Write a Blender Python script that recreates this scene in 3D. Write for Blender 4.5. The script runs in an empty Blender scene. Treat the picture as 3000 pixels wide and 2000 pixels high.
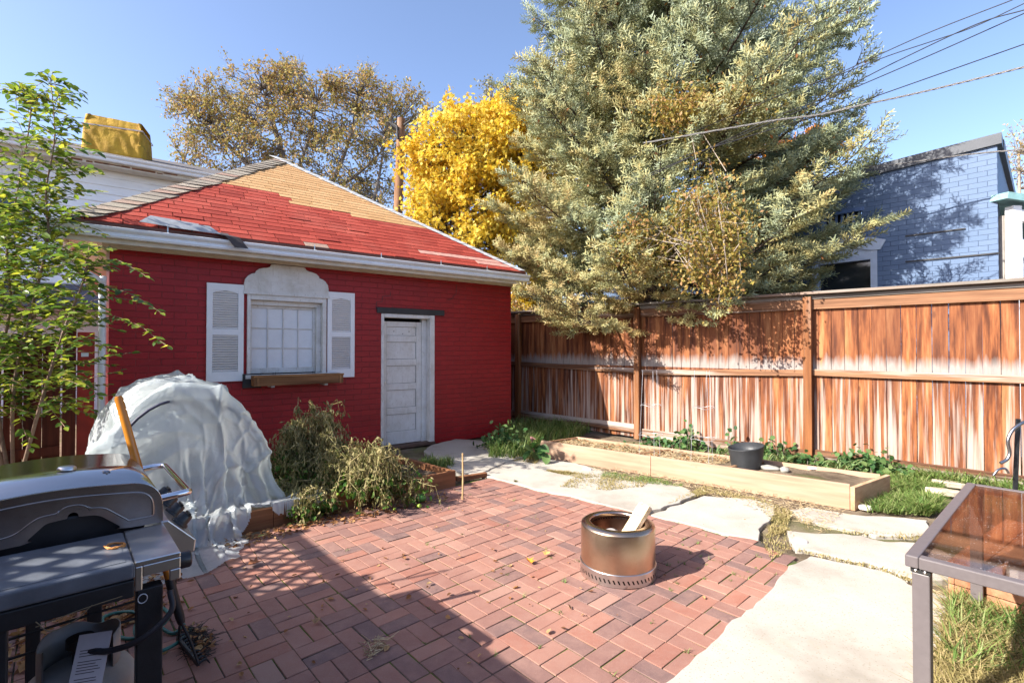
import bpy, math, random
import numpy as np
from mathutils import Vector, Matrix, noise
random.seed(7); rng = np.random.default_rng(7)
R = math.radians
scene = bpy.context.scene
# ------------------------------------------------------------------ camera, sky, sun, exposure
FPX, PITCH, CAMH = 1451.0, 0.0127, 1.514           # photo: 3000 x 2000 px
cd = bpy.data.cameras.new('camera'); cam = bpy.data.objects.new('camera', cd); scene.collection.objects.link(cam)
cd.sensor_width = 36; cd.lens = FPX / 3000 * 36; cd.clip_start = 0.05; cd.clip_end = 2000
cam.location = (0, 0, CAMH); cam.rotation_euler = (math.pi / 2 + PITCH, 0, 0); scene.camera = cam
SUN_EL = 35.5; LX, LY = 0.894, 0.448               # light travels along (LX, LY)
w = bpy.data.worlds.new('World'); scene.world = w; w.use_nodes = True
nt = w.node_tree; bg = nt.nodes['Background']; sk = nt.nodes.new('ShaderNodeTexSky')
sk.sky_type = 'NISHITA'; sk.sun_disc = False; sk.sun_elevation = R(SUN_EL)
sk.sun_rotation = math.atan2(-LX, -LY); sk.altitude = 1300; sk.air_density = 0.7; sk.dust_density = 3.0; sk.ozone_density = 4.0
tn = nt.nodes.new('ShaderNodeMix'); tn.data_type = 'RGBA'; tn.blend_type = 'MULTIPLY'; tn.inputs[0].default_value = 1; tn.inputs[7].default_value = (1.30, 1.13, 1.0, 1)   # white balance of the photo
nt.links.new(sk.outputs[0], tn.inputs[6]); nt.links.new(tn.outputs[2], bg.inputs[0]); bg.inputs[1].default_value = 0.15
sd = bpy.data.lights.new('sun', 'SUN'); sd.energy = 4.3; sd.angle = R(0.42); sd.color = (1.0, 0.95, 0.87)
so = bpy.data.objects.new('sun', sd); scene.collection.objects.link(so)
ce = math.cos(R(SUN_EL)); L = Vector((LX * ce, LY * ce, -math.sin(R(SUN_EL))))
so.rotation_euler = L.to_track_quat('-Z', 'Y').to_euler(); so.location = (-6, -3, 8)
scene.view_settings.view_transform = 'Standard'; scene.view_settings.look = 'None'
scene.view_settings.exposure = 1.5; scene.view_settings.gamma = 1
scene.render.engine = 'CYCLES'
scene.cycles.transparent_max_bounces = 16
# ------------------------------------------------------------------ helpers
A = 0.7438; U = Vector((math.cos(A), math.sin(A), 0)); V = Vector((-math.sin(A), math.cos(A), 0))
def ray(px, py):
    x = (px - 1500) / FPX; y = (1000 - py) / FPX
    cp, sp = math.cos(PITCH), math.sin(PITCH)
    return Vector((x, cp - y * sp, sp + y * cp))
def gp(px, py, z=0.0):                              # photo pixel -> point on the level z
    d = ray(px, py); t = (z - CAMH) / d.z
    return Vector((d.x * t, d.y * t, z))
def dp(px, py, Y):                                  # photo pixel -> point at distance Y
    d = ray(px, py); t = Y / d.y
    return Vector((d.x * t, Y, CAMH + d.z * t))
def onw(px, py, P0, dr):                            # photo pixel -> (s, z) on an upright wall through P0 along dr
    d = ray(px, py); s_, t_ = 0, 0
    # d.x t - dr.x s = P0.x ; d.y t - dr.y s = P0.y
    det = -d.x * dr.y + dr.x * d.y
    t = (-P0.x * dr.y + dr.x * P0.y) / det; s = (d.x * P0.y - d.y * P0.x) / det
    return s, CAMH + d.z * t
class N:                                            # tiny node wrapper
    def __init__(s, name):
        s.m = bpy.data.materials.new(name); s.m.use_nodes = True; s.t = s.m.node_tree; s.b = s.t.nodes['Principled BSDF']; s.out = s.t.nodes['Material Output']
    def n(s, typ, ins=None, **kw):
        nd = s.t.nodes.new(typ)
        for k, v in kw.items(): setattr(nd, k, v)
        for k, v in (ins or {}).items(): s.set(nd.inputs[k], v)
        return nd
    def set(s, sock, v):
        if isinstance(v, bpy.types.NodeSocket): s.t.links.new(v, sock)
        elif isinstance(v, bpy.types.Node): s.t.links.new(v.outputs[0], sock)
        else:
            if isinstance(v, (tuple, list)) and len(v) == 3 and sock.type == 'RGBA': v = (*v, 1)
            sock.default_value = v
    def mix(s, f, a, b, mode='MIX'):
        nd = s.n('ShaderNodeMix', data_type='RGBA', blend_type=mode)
        s.set(nd.inputs[0], f); s.set(nd.inputs[6], a); s.set(nd.inputs[7], b); return nd.outputs[2]
    def ramp(s, f, stops):
        nd = s.n('ShaderNodeValToRGB'); s.set(nd.inputs[0], f); cr = nd.color_ramp
        while len(cr.elements) < len(stops): cr.elements.new(0.5)
        for e, (p, c) in zip(cr.elements, stops):
            e.position = p; e.color = (*c, 1) if len(c) == 3 else c
        return nd.outputs[0]
    def mm(s, op, a, b=0.0, c=0.0):
        nd = s.n('ShaderNodeMath', operation=op); s.set(nd.inputs[0], a); s.set(nd.inputs[1], b); s.set(nd.inputs[2], c); return nd.outputs[0]
    def co(s, scale=(1, 1, 1), rot=(0, 0, 0), src='Object'):
        tc = s.n('ShaderNodeTexCoord'); mp = s.n('ShaderNodeMapping', {0: tc.outputs[src]}); mp.inputs[3].default_value = scale; mp.inputs[2].default_value = rot; return mp.outputs[0]
    def noise(s, vec, scale, detail=4, rough=.6, out=0):
        return s.n('ShaderNodeTexNoise', {'Vector': vec, 'Scale': scale, 'Detail': detail, 'Roughness': rough}).outputs[out]
    def isl(s): return s.n('ShaderNodeNewGeometry').outputs['Random Per Island']
    def bump(s, h, st=.3, dist=.01, nrm=None):
        nd = s.n('ShaderNodeBump', {'Height': h, 'Strength': st, 'Distance': dist})
        if nrm: s.set(nd.inputs['Normal'], nrm)
        return nd.outputs[0]
    def P(s, **kw):
        mp = dict(col='Base Color', rough='Roughness', metal='Metallic', nrm='Normal', trans='Transmission Weight', ior='IOR', spec='Specular IOR Level', coat='Coat Weight', alpha='Alpha')
        for k, v in kw.items(): s.set(s.b.inputs[mp[k]], v)
        return s.m
def simple(name, col, rough=.6, metal=0, var=.25, sc=12, bump=.15, bsc=60, dist=.004, spec=.4):
    k = N(name); co = k.co(); n1 = k.noise(co, sc, 5)
    c2 = tuple(c * (1 - var) for c in col); c3 = tuple(min(1, c * (1 + var * .6)) for c in col)
    c = k.ramp(n1, [(.3, c2), (.7, c3)])
    return k.P(col=c, rough=k.mm('MULTIPLY_ADD', k.noise(co, sc * 2), .25, rough - .12), metal=metal, spec=spec, nrm=k.bump(k.noise(co, bsc, 6), bump, dist))
def wood(name, dark, light, axis='X', grain=30, rough=.75, worn=None, wornamt=.5, scale=1.0, isl=.35, spec=.2):
    k = N(name); g = grain * scale
    sc = {'X': (1.2 * scale, g, g), 'Y': (g, 1.2 * scale, g), 'Z': (g, g, 1.2 * scale)}[axis]
    il = k.isl(); tc = k.n('ShaderNodeTexCoord')
    off = k.n('ShaderNodeCombineXYZ', {0: k.mm('MULTIPLY', il, 37.0), 1: k.mm('MULTIPLY', il, 91.0), 2: k.mm('MULTIPLY', il, 53.0)})
    add = k.n('ShaderNodeVectorMath', {0: tc.outputs['Object'], 1: off.outputs[0]}, operation='ADD')
    mp = k.n('ShaderNodeMapping', {0: add.outputs[0]}); mp.inputs[3].default_value = sc
    n1 = k.noise(mp.outputs[0], 1.0, 8, .65); n2 = k.noise(mp.outputs[0], .35, 3)
    f = k.mm('MULTIPLY_ADD', n2, .5, k.mm('MULTIPLY', n1, .5))
    c = k.ramp(f, [(.38, dark), (.62, light)])
    c = k.mix(k.mm('MULTIPLY', il, isl), c, k.mix(1.0, c, (.55, .5, .45), 'MULTIPLY'))
    if worn:
        w1 = k.ramp(k.noise(mp.outputs[0], .22, 5, .7), [(.5, (0, 0, 0)), (.62, (1, 1, 1))])
        c = k.mix(k.mm('MULTIPLY', w1, wornamt), c, worn)
    return k.P(col=c, rough=rough, spec=spec, nrm=k.bump(n1, .5, .002))
def leafmat(name, cols, trans=.45, nsc=1.2, rough=.45, isl=.6, spec=.3, gl=.0):
    """leaf colours spread leaf by leaf and bough by bough"""
    k = N(name); co = k.co(); f = k.mm('ADD', k.mm('MULTIPLY', k.isl(), isl), k.mm('MULTIPLY', k.noise(co, nsc, 4, .6), 1 - isl))
    k2 = [(i / (len(cols) - 1) * .7 + .15, c) for i, c in enumerate(cols)]
    c = k.ramp(f, k2); k.P(col=c, rough=rough, spec=spec)
    tl = k.n('ShaderNodeBsdfTranslucent', {'Color': k.mix(1.0, c, (1.0, 1.0, .75), 'MULTIPLY')})
    ms = k.n('ShaderNodeMixShader', {0: trans, 1: k.b.outputs[0], 2: tl.outputs[0]})
    k.t.links.new(ms.outputs[0], k.out.inputs[0]); return k.m
# ---- mesh building
def axes(d, hint=Vector((0, 0, 1))):
    d = d.normalized(); s = d.cross(hint)
    if s.length < 1e-4: s = d.cross(Vector((1, 0, 0)))
    s.normalize(); return s, s.cross(d).normalized()
class MB:
    def __init__(s): s.v = []; s.f = []; s.mi = []; s.sm = []
    def add(s, vs, fs, m=0, sm=False):
        o = len(s.v); s.v += [tuple(v) for v in vs]
        for f in fs: s.f.append([i + o for i in f]); s.mi.append(m); s.sm.append(sm)
    def box(s, c, sz, rot=None, m=0):
        x, y, z = [a / 2 for a in sz]; P = [Vector((i * x, j * y, k * z)) for k in (-1, 1) for j in (-1, 1) for i in (-1, 1)]
        if rot is not None: P = [rot @ p for p in P]
        c = Vector(c); s.add([p + c for p in P], [(0, 2, 3, 1), (4, 5, 7, 6), (0, 1, 5, 4), (2, 6, 7, 3), (0, 4, 6, 2), (1, 3, 7, 5)], m)
        return s
    def bx(s, x0, x1, y0, y1, z0, z1, m=0): return s.box(((x0 + x1) / 2, (y0 + y1) / 2, (z0 + z1) / 2), (abs(x1 - x0), abs(y1 - y0), abs(z1 - z0)), None, m)
    def beam(s, a, b, wd, h, m=0, hint=Vector((0, 0, 1))):
        a, b = Vector(a), Vector(b); d = b - a; sd_, up = axes(d, hint)
        P = [p + sd_ * (i * wd / 2) + up * (j * h / 2) for p in (a, b) for j in (-1, 1) for i in (-1, 1)]
        s.add(P, [(0, 1, 3, 2), (4, 6, 7, 5), (0, 4, 5, 1), (2, 3, 7, 6), (0, 2, 6, 4), (1, 5, 7, 3)], m); return s
    def tube(s, pts, r, n=8, m=0, caps=True):
        pts = [Vector(p) for p in pts]; k = len(pts)
        rr = r if isinstance(r, (list, tuple)) else [r] * k
        T = [(pts[min(i + 1, k - 1)] - pts[max(i - 1, 0)]).normalized() for i in range(k)]
        a, b = axes(T[0]); vs = []
        for i in range(k):
            a = (a - T[i] * a.dot(T[i])).normalized(); b = T[i].cross(a)
            vs += [pts[i] + (a * math.cos(2 * math.pi * j / n) + b * math.sin(2 * math.pi * j / n)) * rr[i] for j in range(n)]
        fs = [(i * n + j, i * n + (j + 1) % n, (i + 1) * n + (j + 1) % n, (i + 1) * n + j) for i in range(k - 1) for j in range(n)]
        s.add(vs, fs, m, True)
        if caps: s.add(vs[:n], [tuple(range(n))[::-1]], m); s.add(vs[-n:], [tuple(range(n))], m)
        return s
    def lathe(s, prof, n=48, c=(0, 0, 0), m=0, sm=True):
        c = Vector(c); vs = [c + Vector((r * math.cos(2 * math.pi * j / n), r * math.sin(2 * math.pi * j / n), z)) for r, z in prof for j in range(n)]
        s.add(vs, [(i * n + j, i * n + (j + 1) % n, (i + 1) * n + (j + 1) % n, (i + 1) * n + j) for i in range(len(prof) - 1) for j in range(n)], m, sm); return s
    def prism(s, poly, z0, z1, m=0, tf=None):      # polygon in xy pushed from z0 to z1; tf maps the points
        n = len(poly); P = [Vector((x, y, z0)) for x, y in poly] + [Vector((x, y, z1)) for x, y in poly]
        if tf: P = [tf(p) for p in P]
        s.add(P, [tuple(range(n))[::-1], tuple(range(n, 2 * n))] + [(i, (i + 1) % n, n + (i + 1) % n, n + i) for i in range(n)], m); return s
    def build(s, name, mats, parent=None, loc=None, world=False, bevel=0, seg=2, solid=0):
        mats = mats if isinstance(mats, (list, tuple)) else [mats]
        vs = s.v
        if parent is not None and world:
            iv = parent.matrix_basis.inverted(); vs = [tuple(iv @ Vector(v)) for v in vs]
        if loc is not None: vs = [(v[0] - loc[0], v[1] - loc[1], v[2] - loc[2]) for v in vs]
        me = bpy.data.meshes.new(name); me.from_pydata(vs, [], s.f)
        for mt in mats: me.materials.append(mt)
        me.polygons.foreach_set('material_index', s.mi); me.polygons.foreach_set('use_smooth', s.sm); me.update()
        o = bpy.data.objects.new(name, me); scene.collection.objects.link(o)
        if loc is not None: o.location = loc
        if parent is not None: o.parent = parent
        if bevel:
            md = o.modifiers.new('bevel', 'BEVEL'); md.width = bevel; md.segments = seg; md.limit_method = 'ANGLE'; md.angle_limit = R(40)
        if solid:
            md = o.modifiers.new('solidify', 'SOLIDIFY'); md.thickness = solid; md.offset = 0
        return o
def each(name, mats, parent, shapes, **kw):
    """every shape (a function drawing into a fresh MB) becomes a part of its own"""
    for f in shapes:
        m_ = MB(); f(m_); m_.build(name, mats, parent, **kw)
def tag(o, label=None, cat=None, group=None, kind=None):
    if label: o['label'] = label
    if cat: o['category'] = cat
    if group: o['group'] = group
    if kind: o['kind'] = kind
    return o
def thing(name, label, cat, loc=(0, 0, 0), rz=0, group=None):
    o = bpy.data.objects.new(name, None); scene.collection.objects.link(o); o.empty_display_size = .1
    o.location = loc; o.rotation_euler = (0, 0, rz); o.matrix_basis = Matrix.Translation(loc) @ Matrix.Rotation(rz, 4, 'Z')
    return tag(o, label, cat, group)
def npmesh(name, Vt, Ft, mats, parent=None, loc=None, smooth=False, mi=None):
    """Vt (n,3) array, Ft (m,k) array of equal-sided faces"""
    me = bpy.data.meshes.new(name); Vt = np.asarray(Vt, np.float32)
    if loc is not None: Vt = Vt - np.array(loc, np.float32)
    elif parent is not None: Vt = Vt - np.array(parent.location, np.float32)
    k = Ft.shape[1]; me.vertices.add(len(Vt)); me.vertices.foreach_set('co', Vt.ravel())
    me.loops.add(Ft.size); me.loops.foreach_set('vertex_index', Ft.ravel().astype(np.int32))
    me.polygons.add(len(Ft)); me.polygons.foreach_set('loop_start', np.arange(0, Ft.size, k, dtype=np.int32)); me.polygons.foreach_set('loop_total', np.full(len(Ft), k, np.int32))
    for mt in (mats if isinstance(mats, (list, tuple)) else [mats]): me.materials.append(mt)
    if mi is not None: me.polygons.foreach_set('material_index', mi.astype(np.int32))
    me.polygons.foreach_set('use_smooth', np.full(len(Ft), smooth)); me.update(); me.validate()
    o = bpy.data.objects.new(name, me); scene.collection.objects.link(o)
    if loc is not None: o.location = loc
    if parent is not None: o.parent = parent
    return o
def unit(a): return a / np.maximum(np.linalg.norm(a, axis=-1, keepdims=True), 1e-9)
def inst(Tv, Tf, pos, d, nrm, size):
    """copies of a template: local x along d, z along nrm"""
    pos = np.asarray(pos, float); d = unit(np.asarray(d, float)); nrm = np.asarray(nrm, float)
    y = unit(np.cross(nrm, d)); z = np.cross(d, y); size = np.broadcast_to(np.asarray(size, float), (len(pos),))
    Fr = np.stack([d, y, z], 1)                     # n,3(axis),3
    Vv = np.einsum('kj,njc->nkc', Tv, Fr) * size[:, None, None] + pos[:, None, :]
    k = len(Tv); Ff = Tf[None] + (np.arange(len(pos)) * k)[:, None, None]
    return Vv.reshape(-1, 3), Ff.reshape(-1, Tf.shape[1])
LEAF_V = np.array([(0, 0, 0), (.3, .26, .05), (.3, -.26, .05), (.7, .22, .04), (.7, -.22, .04), (1, 0, -.06), (.35, 0, -.02), (.7, 0, -.03)])
LEAF_F = np.array([(0, 6, 1, 1), (0, 2, 6, 6), (1, 6, 7, 3), (6, 2, 4, 7), (3, 7, 5, 5), (7, 4, 5, 5)])
LEAF_T = np.array([(0, 6, 1), (0, 2, 6), (1, 6, 3), (6, 7, 3), (6, 2, 4), (6, 4, 7), (3, 7, 5), (7, 4, 5)])
RH_V = np.array([(0, 0, 0), (.5, .3, .06), (1, 0, 0), (.5, -.3, .06)]); RH_T = np.array([(0, 1, 2), (0, 2, 3)]) [:, ::-1]
MP_V = np.array([(0, 0, 0), (.1, .35, .03), (-.05, .5, 0), (.42, .25, .04), (.6, .55, 0), (.7, .18, .03), (1.05, 0, -.05), (.7, -.18, .03), (.6, -.55, 0), (.42, -.25, .04), (-.05, -.5, 0), (.1, -.35, .03), (.4, 0, -.03)])
MP_T = np.array([(12, i, (i + 1) % 12) for i in range(12)])[:, ::-1]
def rdir(n, up=0.0):
    d = rng.normal(size=(n, 3)); d[:, 2] += up; return unit(d)
def catmull(P, n=6):
    P = [Vector(p) for p in P]; Q = [P[0] * 2 - P[1]] + P + [P[-1] * 2 - P[-2]]; out = []
    for i in range(1, len(Q) - 2):
        for j in range(n):
            t = j / n; a, b, c, d = Q[i - 1:i + 3]
            out.append(.5 * ((2 * b) + (c - a) * t + (2 * a - 5 * b + 4 * c - d) * t * t + (3 * b - a - 3 * c + d) * t ** 3))
    return out + [P[-1]]
def nz(p, s=1.0): return noise.noise(Vector(p) * s)
# ------------------------------------------------------------------ materials
k = N('soil'); co = k.co(src='Object')
c = k.ramp(k.noise(co, 3, 8, .7), [(.3, (.08, .06, .04)), (.5, (.19, .145, .10)), (.7, (.30, .24, .165))])
c = k.mix(k.ramp(k.noise(co, 1.1, 4), [(.52, (0, 0, 0)), (.62, (.6, .6, .6))]), c, (.13, .15, .05))
SOIL = k.P(col=c, rough=.95, spec=.1, nrm=k.bump(k.noise(co, 28, 8, .75), .9, .03))
k = N('joint_sand'); co = k.co(); c = k.ramp(k.noise(co, 25, 6), [(.35, (.035, .03, .025)), (.65, (.12, .10, .08))])
c = k.mix(k.ramp(k.noise(co, 2.2, 5), [(.47, (0, 0, 0)), (.55, (.95, .95, .95))]), c, (.075, .12, .012))
JOINT = k.P(col=c, rough=.95, spec=.1, nrm=k.bump(k.noise(co, 200, 3), .6, .004))
k = N('paver'); co = k.co(); il = k.isl()
c = k.ramp(il, [(0, (.16, .105, .095)), (.15, (.215, .125, .105)), (.3, (.28, .14, .105)), (.5, (.32, .155, .113)), (.75, (.355, .18, .13)), (.9, (.33, .135, .09)), (1, (.38, .22, .165))])
n1 = k.noise(co, 9, 6, .7); c = k.mix(k.ramp(n1, [(.42, (0, 0, 0)), (.72, (.5, .5, .5))]), c, (.40, .235, .18))
c = k.mix(k.ramp(k.noise(co, 420, 2), [(.62, (0, 0, 0)), (.7, (.55, .55, .55))]), c, (.54, .44, .38))
c = k.mix(k.ramp(k.noise(co, 300, 3), [(.26, (.5, .5, .5)), (.36, (0, 0, 0))]), c, (.10, .055, .05))
c = k.mix(k.ramp(k.noise(co, 1.0, 4, .6), [(.4, (.35, .35, .35)), (.65, (0, 0, 0))]), c, (.17, .08, .07))
PAVER = k.P(col=c, rough=.8, spec=.25, nrm=k.bump(k.noise(co, 160, 6, .7), .5, .003))
k = N('concrete'); co = k.co()
c = k.ramp(k.noise(co, 1.6, 7, .65), [(.3, (.30, .265, .22)), (.5, (.41, .375, .32)), (.75, (.47, .44, .385))])
vo = k.n('ShaderNodeTexVoronoi', {'Vector': co, 'Scale': 62.0}); c = k.mix(k.ramp(vo.outputs['Distance'], [(.12, (.85, .85, .85)), (.26, (0, 0, 0))]), c, k.mix(k.noise(co, 60, 2), (.12, .11, .10), (.45, .36, .26)))
c = k.mix(k.ramp(k.noise(co, 5, 7, .75), [(.56, (0, 0, 0)), (.72, (.5, .5, .5))]), c, (.40, .33, .24))
CONC = k.P(col=c, rough=.9, spec=.2, nrm=k.bump(k.noise(co, 130, 6, .7), .45, .004))
def brickmat(name, c1, c2, mort, bw, bh, mort_w=.012, depth=.006, stain=(.2, .02, .02), stamt=.35, rough=.55, zbase=None):
    k = N(name); tc = k.n('ShaderNodeTexCoord'); sp = k.n('ShaderNodeSeparateXYZ', {0: tc.outputs['Object']})
    wob = k.mm('MULTIPLY', k.mm('SUBTRACT', k.noise(tc.outputs['Object'], 3, 2), .5), .014)
    cb = k.n('ShaderNodeCombineXYZ', {0: k.mm('ADD', sp.outputs[0], sp.outputs[1]), 1: k.mm('ADD', sp.outputs[2], wob)})
    br = k.n('ShaderNodeTexBrick', {'Vector': cb.outputs[0], 'Color1': c1, 'Color2': c2, 'Mortar': mort, 'Scale': 1.0, 'Mortar Size': mort_w / 2, 'Mortar Smooth': .6, 'Bias': 0.0, 'Brick Width': bw, 'Row Height': bh})
    c = br.outputs['Color']; n = k.noise(tc.outputs['Object'], 2.2, 7, .7)
    c = k.mix(k.ramp(n, [(.4, (0, 0, 0)), (.7, (stamt, stamt, stamt))]), c, stain)
    c = k.mix(k.ramp(k.noise(tc.outputs['Object'], 45, 4), [(.66, (0, 0, 0)), (.72, (.5, .5, .5))]), c, k.mix(.5, c, (.6, .45, .42)))
    h = k.mm('ADD', k.mm('MULTIPLY', br.outputs['Fac'], -1.0), k.mm('MULTIPLY', k.noise(tc.outputs['Object'], 50, 5), .35))
    return k.P(col=c, rough=rough, spec=.35, nrm=k.bump(h, .9, depth))
REDB = brickmat('red_painted_brick', (.36, .0115, .014), (.30, .009, .0115), (.26, .035, .035), .235, .077, .010, .008, (.23, .009, .012), .6, .5)
BLUEB = brickmat('blue_painted_brick', (.11, .162, .26), (.098, .15, .245), (.05, .078, .145), .205, .0765, .007, .006, (.10, .15, .245), .3, .6)
k = N('aged_white_paint'); co = k.co(); c = k.ramp(k.noise(co, 5, 6, .7), [(.3, (.56, .53, .47)), (.5, (.68, .66, .62)), (.7, (.75, .74, .71))])
chip = k.ramp(k.noise(k.co((1.5, 1.5, .6)), 34, 6, .75), [(.60, (0, 0, 0)), (.66, (.8, .8, .8))]); c = k.mix(chip, c, (.34, .29, .23)); c = k.mix(k.ramp(k.noise(k.co((6, 6, .5)), 6, 4), [(.55, (0, 0, 0)), (.75, (.35, .35, .35))]), c, (.42, .38, .32))
WHITE = k.P(col=c, rough=.55, spec=.3, nrm=k.bump(k.mm('ADD', k.noise(co, 60, 5), k.mm('MULTIPLY', chip, -.6)), .35, .003))
WHITE2 = simple('clean_white_paint', (.8, .8, .8), .4, 0, .06, 4, .1, 30)
CREAM = simple('cream_trim_paint', (.62, .56, .46), .55, 0, .15, 6, .3, 30)
BLACKP = simple('black_lintel_paint', (.035, .033, .033), .6, 0, .3, 10, .5, 40)
GUTT = simple('white_gutter_enamel', (.72, .74, .76), .28, 0, .06, 3, .05, 20, .002, .5)
FW = N('fence_board')
def fence_mat(name, zr):
    k = N(name); il = k.isl(); tc = k.n('ShaderNodeTexCoord')
    off = k.n('ShaderNodeCombineXYZ', {0: k.mm('MULTIPLY', il, 37.0), 1: k.mm('MULTIPLY', il, 91.0), 2: k.mm('MULTIPLY', il, 53.0)})
    ad = k.n('ShaderNodeVectorMath', {0: tc.outputs['Object'], 1: off.outputs[0]}, operation='ADD').outputs[0]
    def mp(sc): q = k.n('ShaderNodeMapping', {0: ad}); q.inputs[3].default_value = sc; return q.outputs[0]
    z = k.n('ShaderNodeSeparateXYZ', {0: tc.outputs['Object']}).outputs[2]
    g = k.noise(mp((45, 45, 2.2)), 1, 8, .65); big = k.noise(mp((11, 11, 1.1)), 1, 4, .6)
    c = k.ramp(k.mm('MULTIPLY_ADD', big, .7, k.mm('MULTIPLY', g, .3)), [(.36, (.035, .012, .007)), (.44, (.12, .038, .016)), (.52, (.27, .092, .032)), (.64, (.44, .20, .08))])
    c = k.mix(k.mm('MULTIPLY', il, .6), c, (.11, .04, .022))
    kn = k.n('ShaderNodeTexVoronoi', {'Vector': mp((7.5, 7.5, 2.6)), 'Scale': 1.0}).outputs['Distance']
    c = k.mix(k.ramp(kn, [(.07, (.8, .8, .8)), (.14, (0, 0, 0))]), c, (.11, .04, .02))
    low = k.n('ShaderNodeMapRange', {0: z, 1: zr + .02, 2: zr - .75, 3: -.02, 4: .07}); low.clamp = True
    wv = k.mm('ADD', k.mm('ADD', k.noise(mp((26, 26, .75)), 1, 6, .55), k.mm('MULTIPLY', k.mm('SUBTRACT', il, .55), .15)), low.outputs[0])
    isl_low = k.n('ShaderNodeMapRange', {0: z, 1: zr + .0, 2: zr - .12, 3: 0.0, 4: 1.0}).outputs[0]
    c = k.mix(k.mm('MULTIPLY', isl_low, k.ramp(wv, [(.52, (0, 0, 0)), (.60, (.4, .4, .4)), (.70, (.75, .75, .75))])), c, k.mix(g, (.42, .33, .27), (.55, .48, .42)))
    band = k.mm('ADD', z, k.mm('MULTIPLY', k.mm('SUBTRACT', k.noise(mp((16, 16, 1.5)), 1, 4), .5), .34))
    gr = k.n('ShaderNodeMapRange', {0: band, 1: zr + .20, 2: zr + .07, 3: 0.0, 4: .85}).outputs[0]
    gt = k.mm('LESS_THAN', zr, z)
    c = k.mix(k.mm('MULTIPLY', gr, gt), c, k.mix(g, (.20, .18, .16), (.42, .39, .36)))
    return k.P(col=c, rough=.72, spec=.2, nrm=k.bump(g, .5, .002))
FBOARD = fence_mat('fence_board_stained', 1.21)
FRAIL = wood('fence_rail_weathered', (.08, .035, .02), (.33, .17, .09), 'X', 26, .8, (.52, .46, .40), .75)
FPOST = wood('fence_post_stained', (.10, .035, .015), (.31, .125, .045), 'Z', 22, .75, (.42, .32, .24), .35)
FGREY = wood('fence_cap_grey', (.10, .085, .07), (.30, .27, .235), 'X', 26, .85, (.30, .13, .06), .5)
BED = wood('bed_lumber', (.33, .20, .13), (.50, .35, .245), 'X', 18, .75, (.42, .26, .15), .35)
BEDR = wood('bed_lumber_old', (.15, .06, .028), (.34, .155, .07), 'X', 18, .8, (.16, .08, .045), .5)
# ------------------------------------------------------------------ ground
n = 120; gx = np.concatenate([np.linspace(-300, -13, 14), np.linspace(-12, 14, n), np.linspace(15, 300, 14)]); gy = np.concatenate([np.linspace(-60, -3, 8), np.linspace(-2.5, 22, n), np.linspace(24, 500, 16)])
X, Y = np.meshgrid(gx, gy); Z = np.full_like(X, -.022)
for i in range(X.shape[0]):
    for j in range(X.shape[1]):
        if abs(X[i, j]) < 13 and Y[i, j] < 22: Z[i, j] += .014 * noise.noise(Vector((X[i, j] * 1.7, Y[i, j] * 1.7, 0)))
nx = len(gx); idx = np.arange(X.size).reshape(X.shape)
F = np.stack([idx[:-1, :-1], idx[:-1, 1:], idx[1:, 1:], idx[1:, :-1]], -1).reshape(-1, 4)
tag(npmesh('ground', np.stack([X, Y, Z], -1).reshape(-1, 3), F, SOIL, smooth=True), kind='structure')
# brick patio: basket weave of pairs, laid brick by brick
def inpoly(p, poly):
    x, y = p[0], p[1]; c = False; j = len(poly) - 1
    for i in range(len(poly)):
        xi, yi = poly[i][0], poly[i][1]; xj, yj = poly[j][0], poly[j][1]
        if (yi > y) != (yj > y) and x < (xj - xi) * (y - yi) / (yj - yi) + xi: c = not c
        j = i
    return c
pat = [gp(*p) for p in ((1338, 1418), (1442, 1396), (1508, 1414), (1567, 1431), (1671, 1451), (1790, 1481), (1914, 1507), (2001, 1525), (2122, 1560), (2221, 1578), (2345, 1650), (2246, 1752), (2155, 1826), (1948, 2006))]
pat += [Vector((.2, 1.3, 0)), Vector((-.6, .2, 0)), Vector((-5, .2, 0)), Vector((-5, 1.5, 0)), Vector((-3.1, 2.85, 0)), gp(623, 1600), gp(875, 1535), gp(1100, 1480)]
O = gp(900 + 740 / 3.137, 1500 + 1125 / 3.137); BS = .205
mb = MB(); prng = random.Random(3)
Dn = -V
for a in range(-28, 22):
    for b in range(-24, 14):
        for h in (0, 1):
            par = (a + b) % 2 == 1
            if par: cu, cv, su, sv = .5, .25 + .5 * h, BS, BS / 2
            else: cu, cv, su, sv = .25 + .5 * h, .5, BS / 2, BS
            ctr = O + U * (a + cu) * BS + Dn * (b + cv) * BS
            if not inpoly(ctr, pat): continue
            g = .0018 + prng.random() * .0018; hz = .0011 * prng.gauss(0, 1) + .0012 * noise.noise(ctr * 1.3)
            rot = Matrix.Rotation(A + prng.gauss(0, .007), 3, 'Z') @ Matrix.Rotation(prng.gauss(0, .006), 3, 'X') @ Matrix.Rotation(prng.gauss(0, .006), 3, 'Y')
            mb.box(ctr + Vector((prng.gauss(0, .0012), prng.gauss(0, .0012), -.025 + hz)), (su - 2 * g, sv - 2 * g, .05), rot)
o = mb.build('brick_patio', PAVER, bevel=.0035, seg=2); tag(o, kind='structure')
mb = MB(); P = [(p.x, p.y) for p in pat]; mb.prism(P, -.033, -.0055); tag(mb.build('patio_joint_sand', JOINT), kind='structure')
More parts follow.
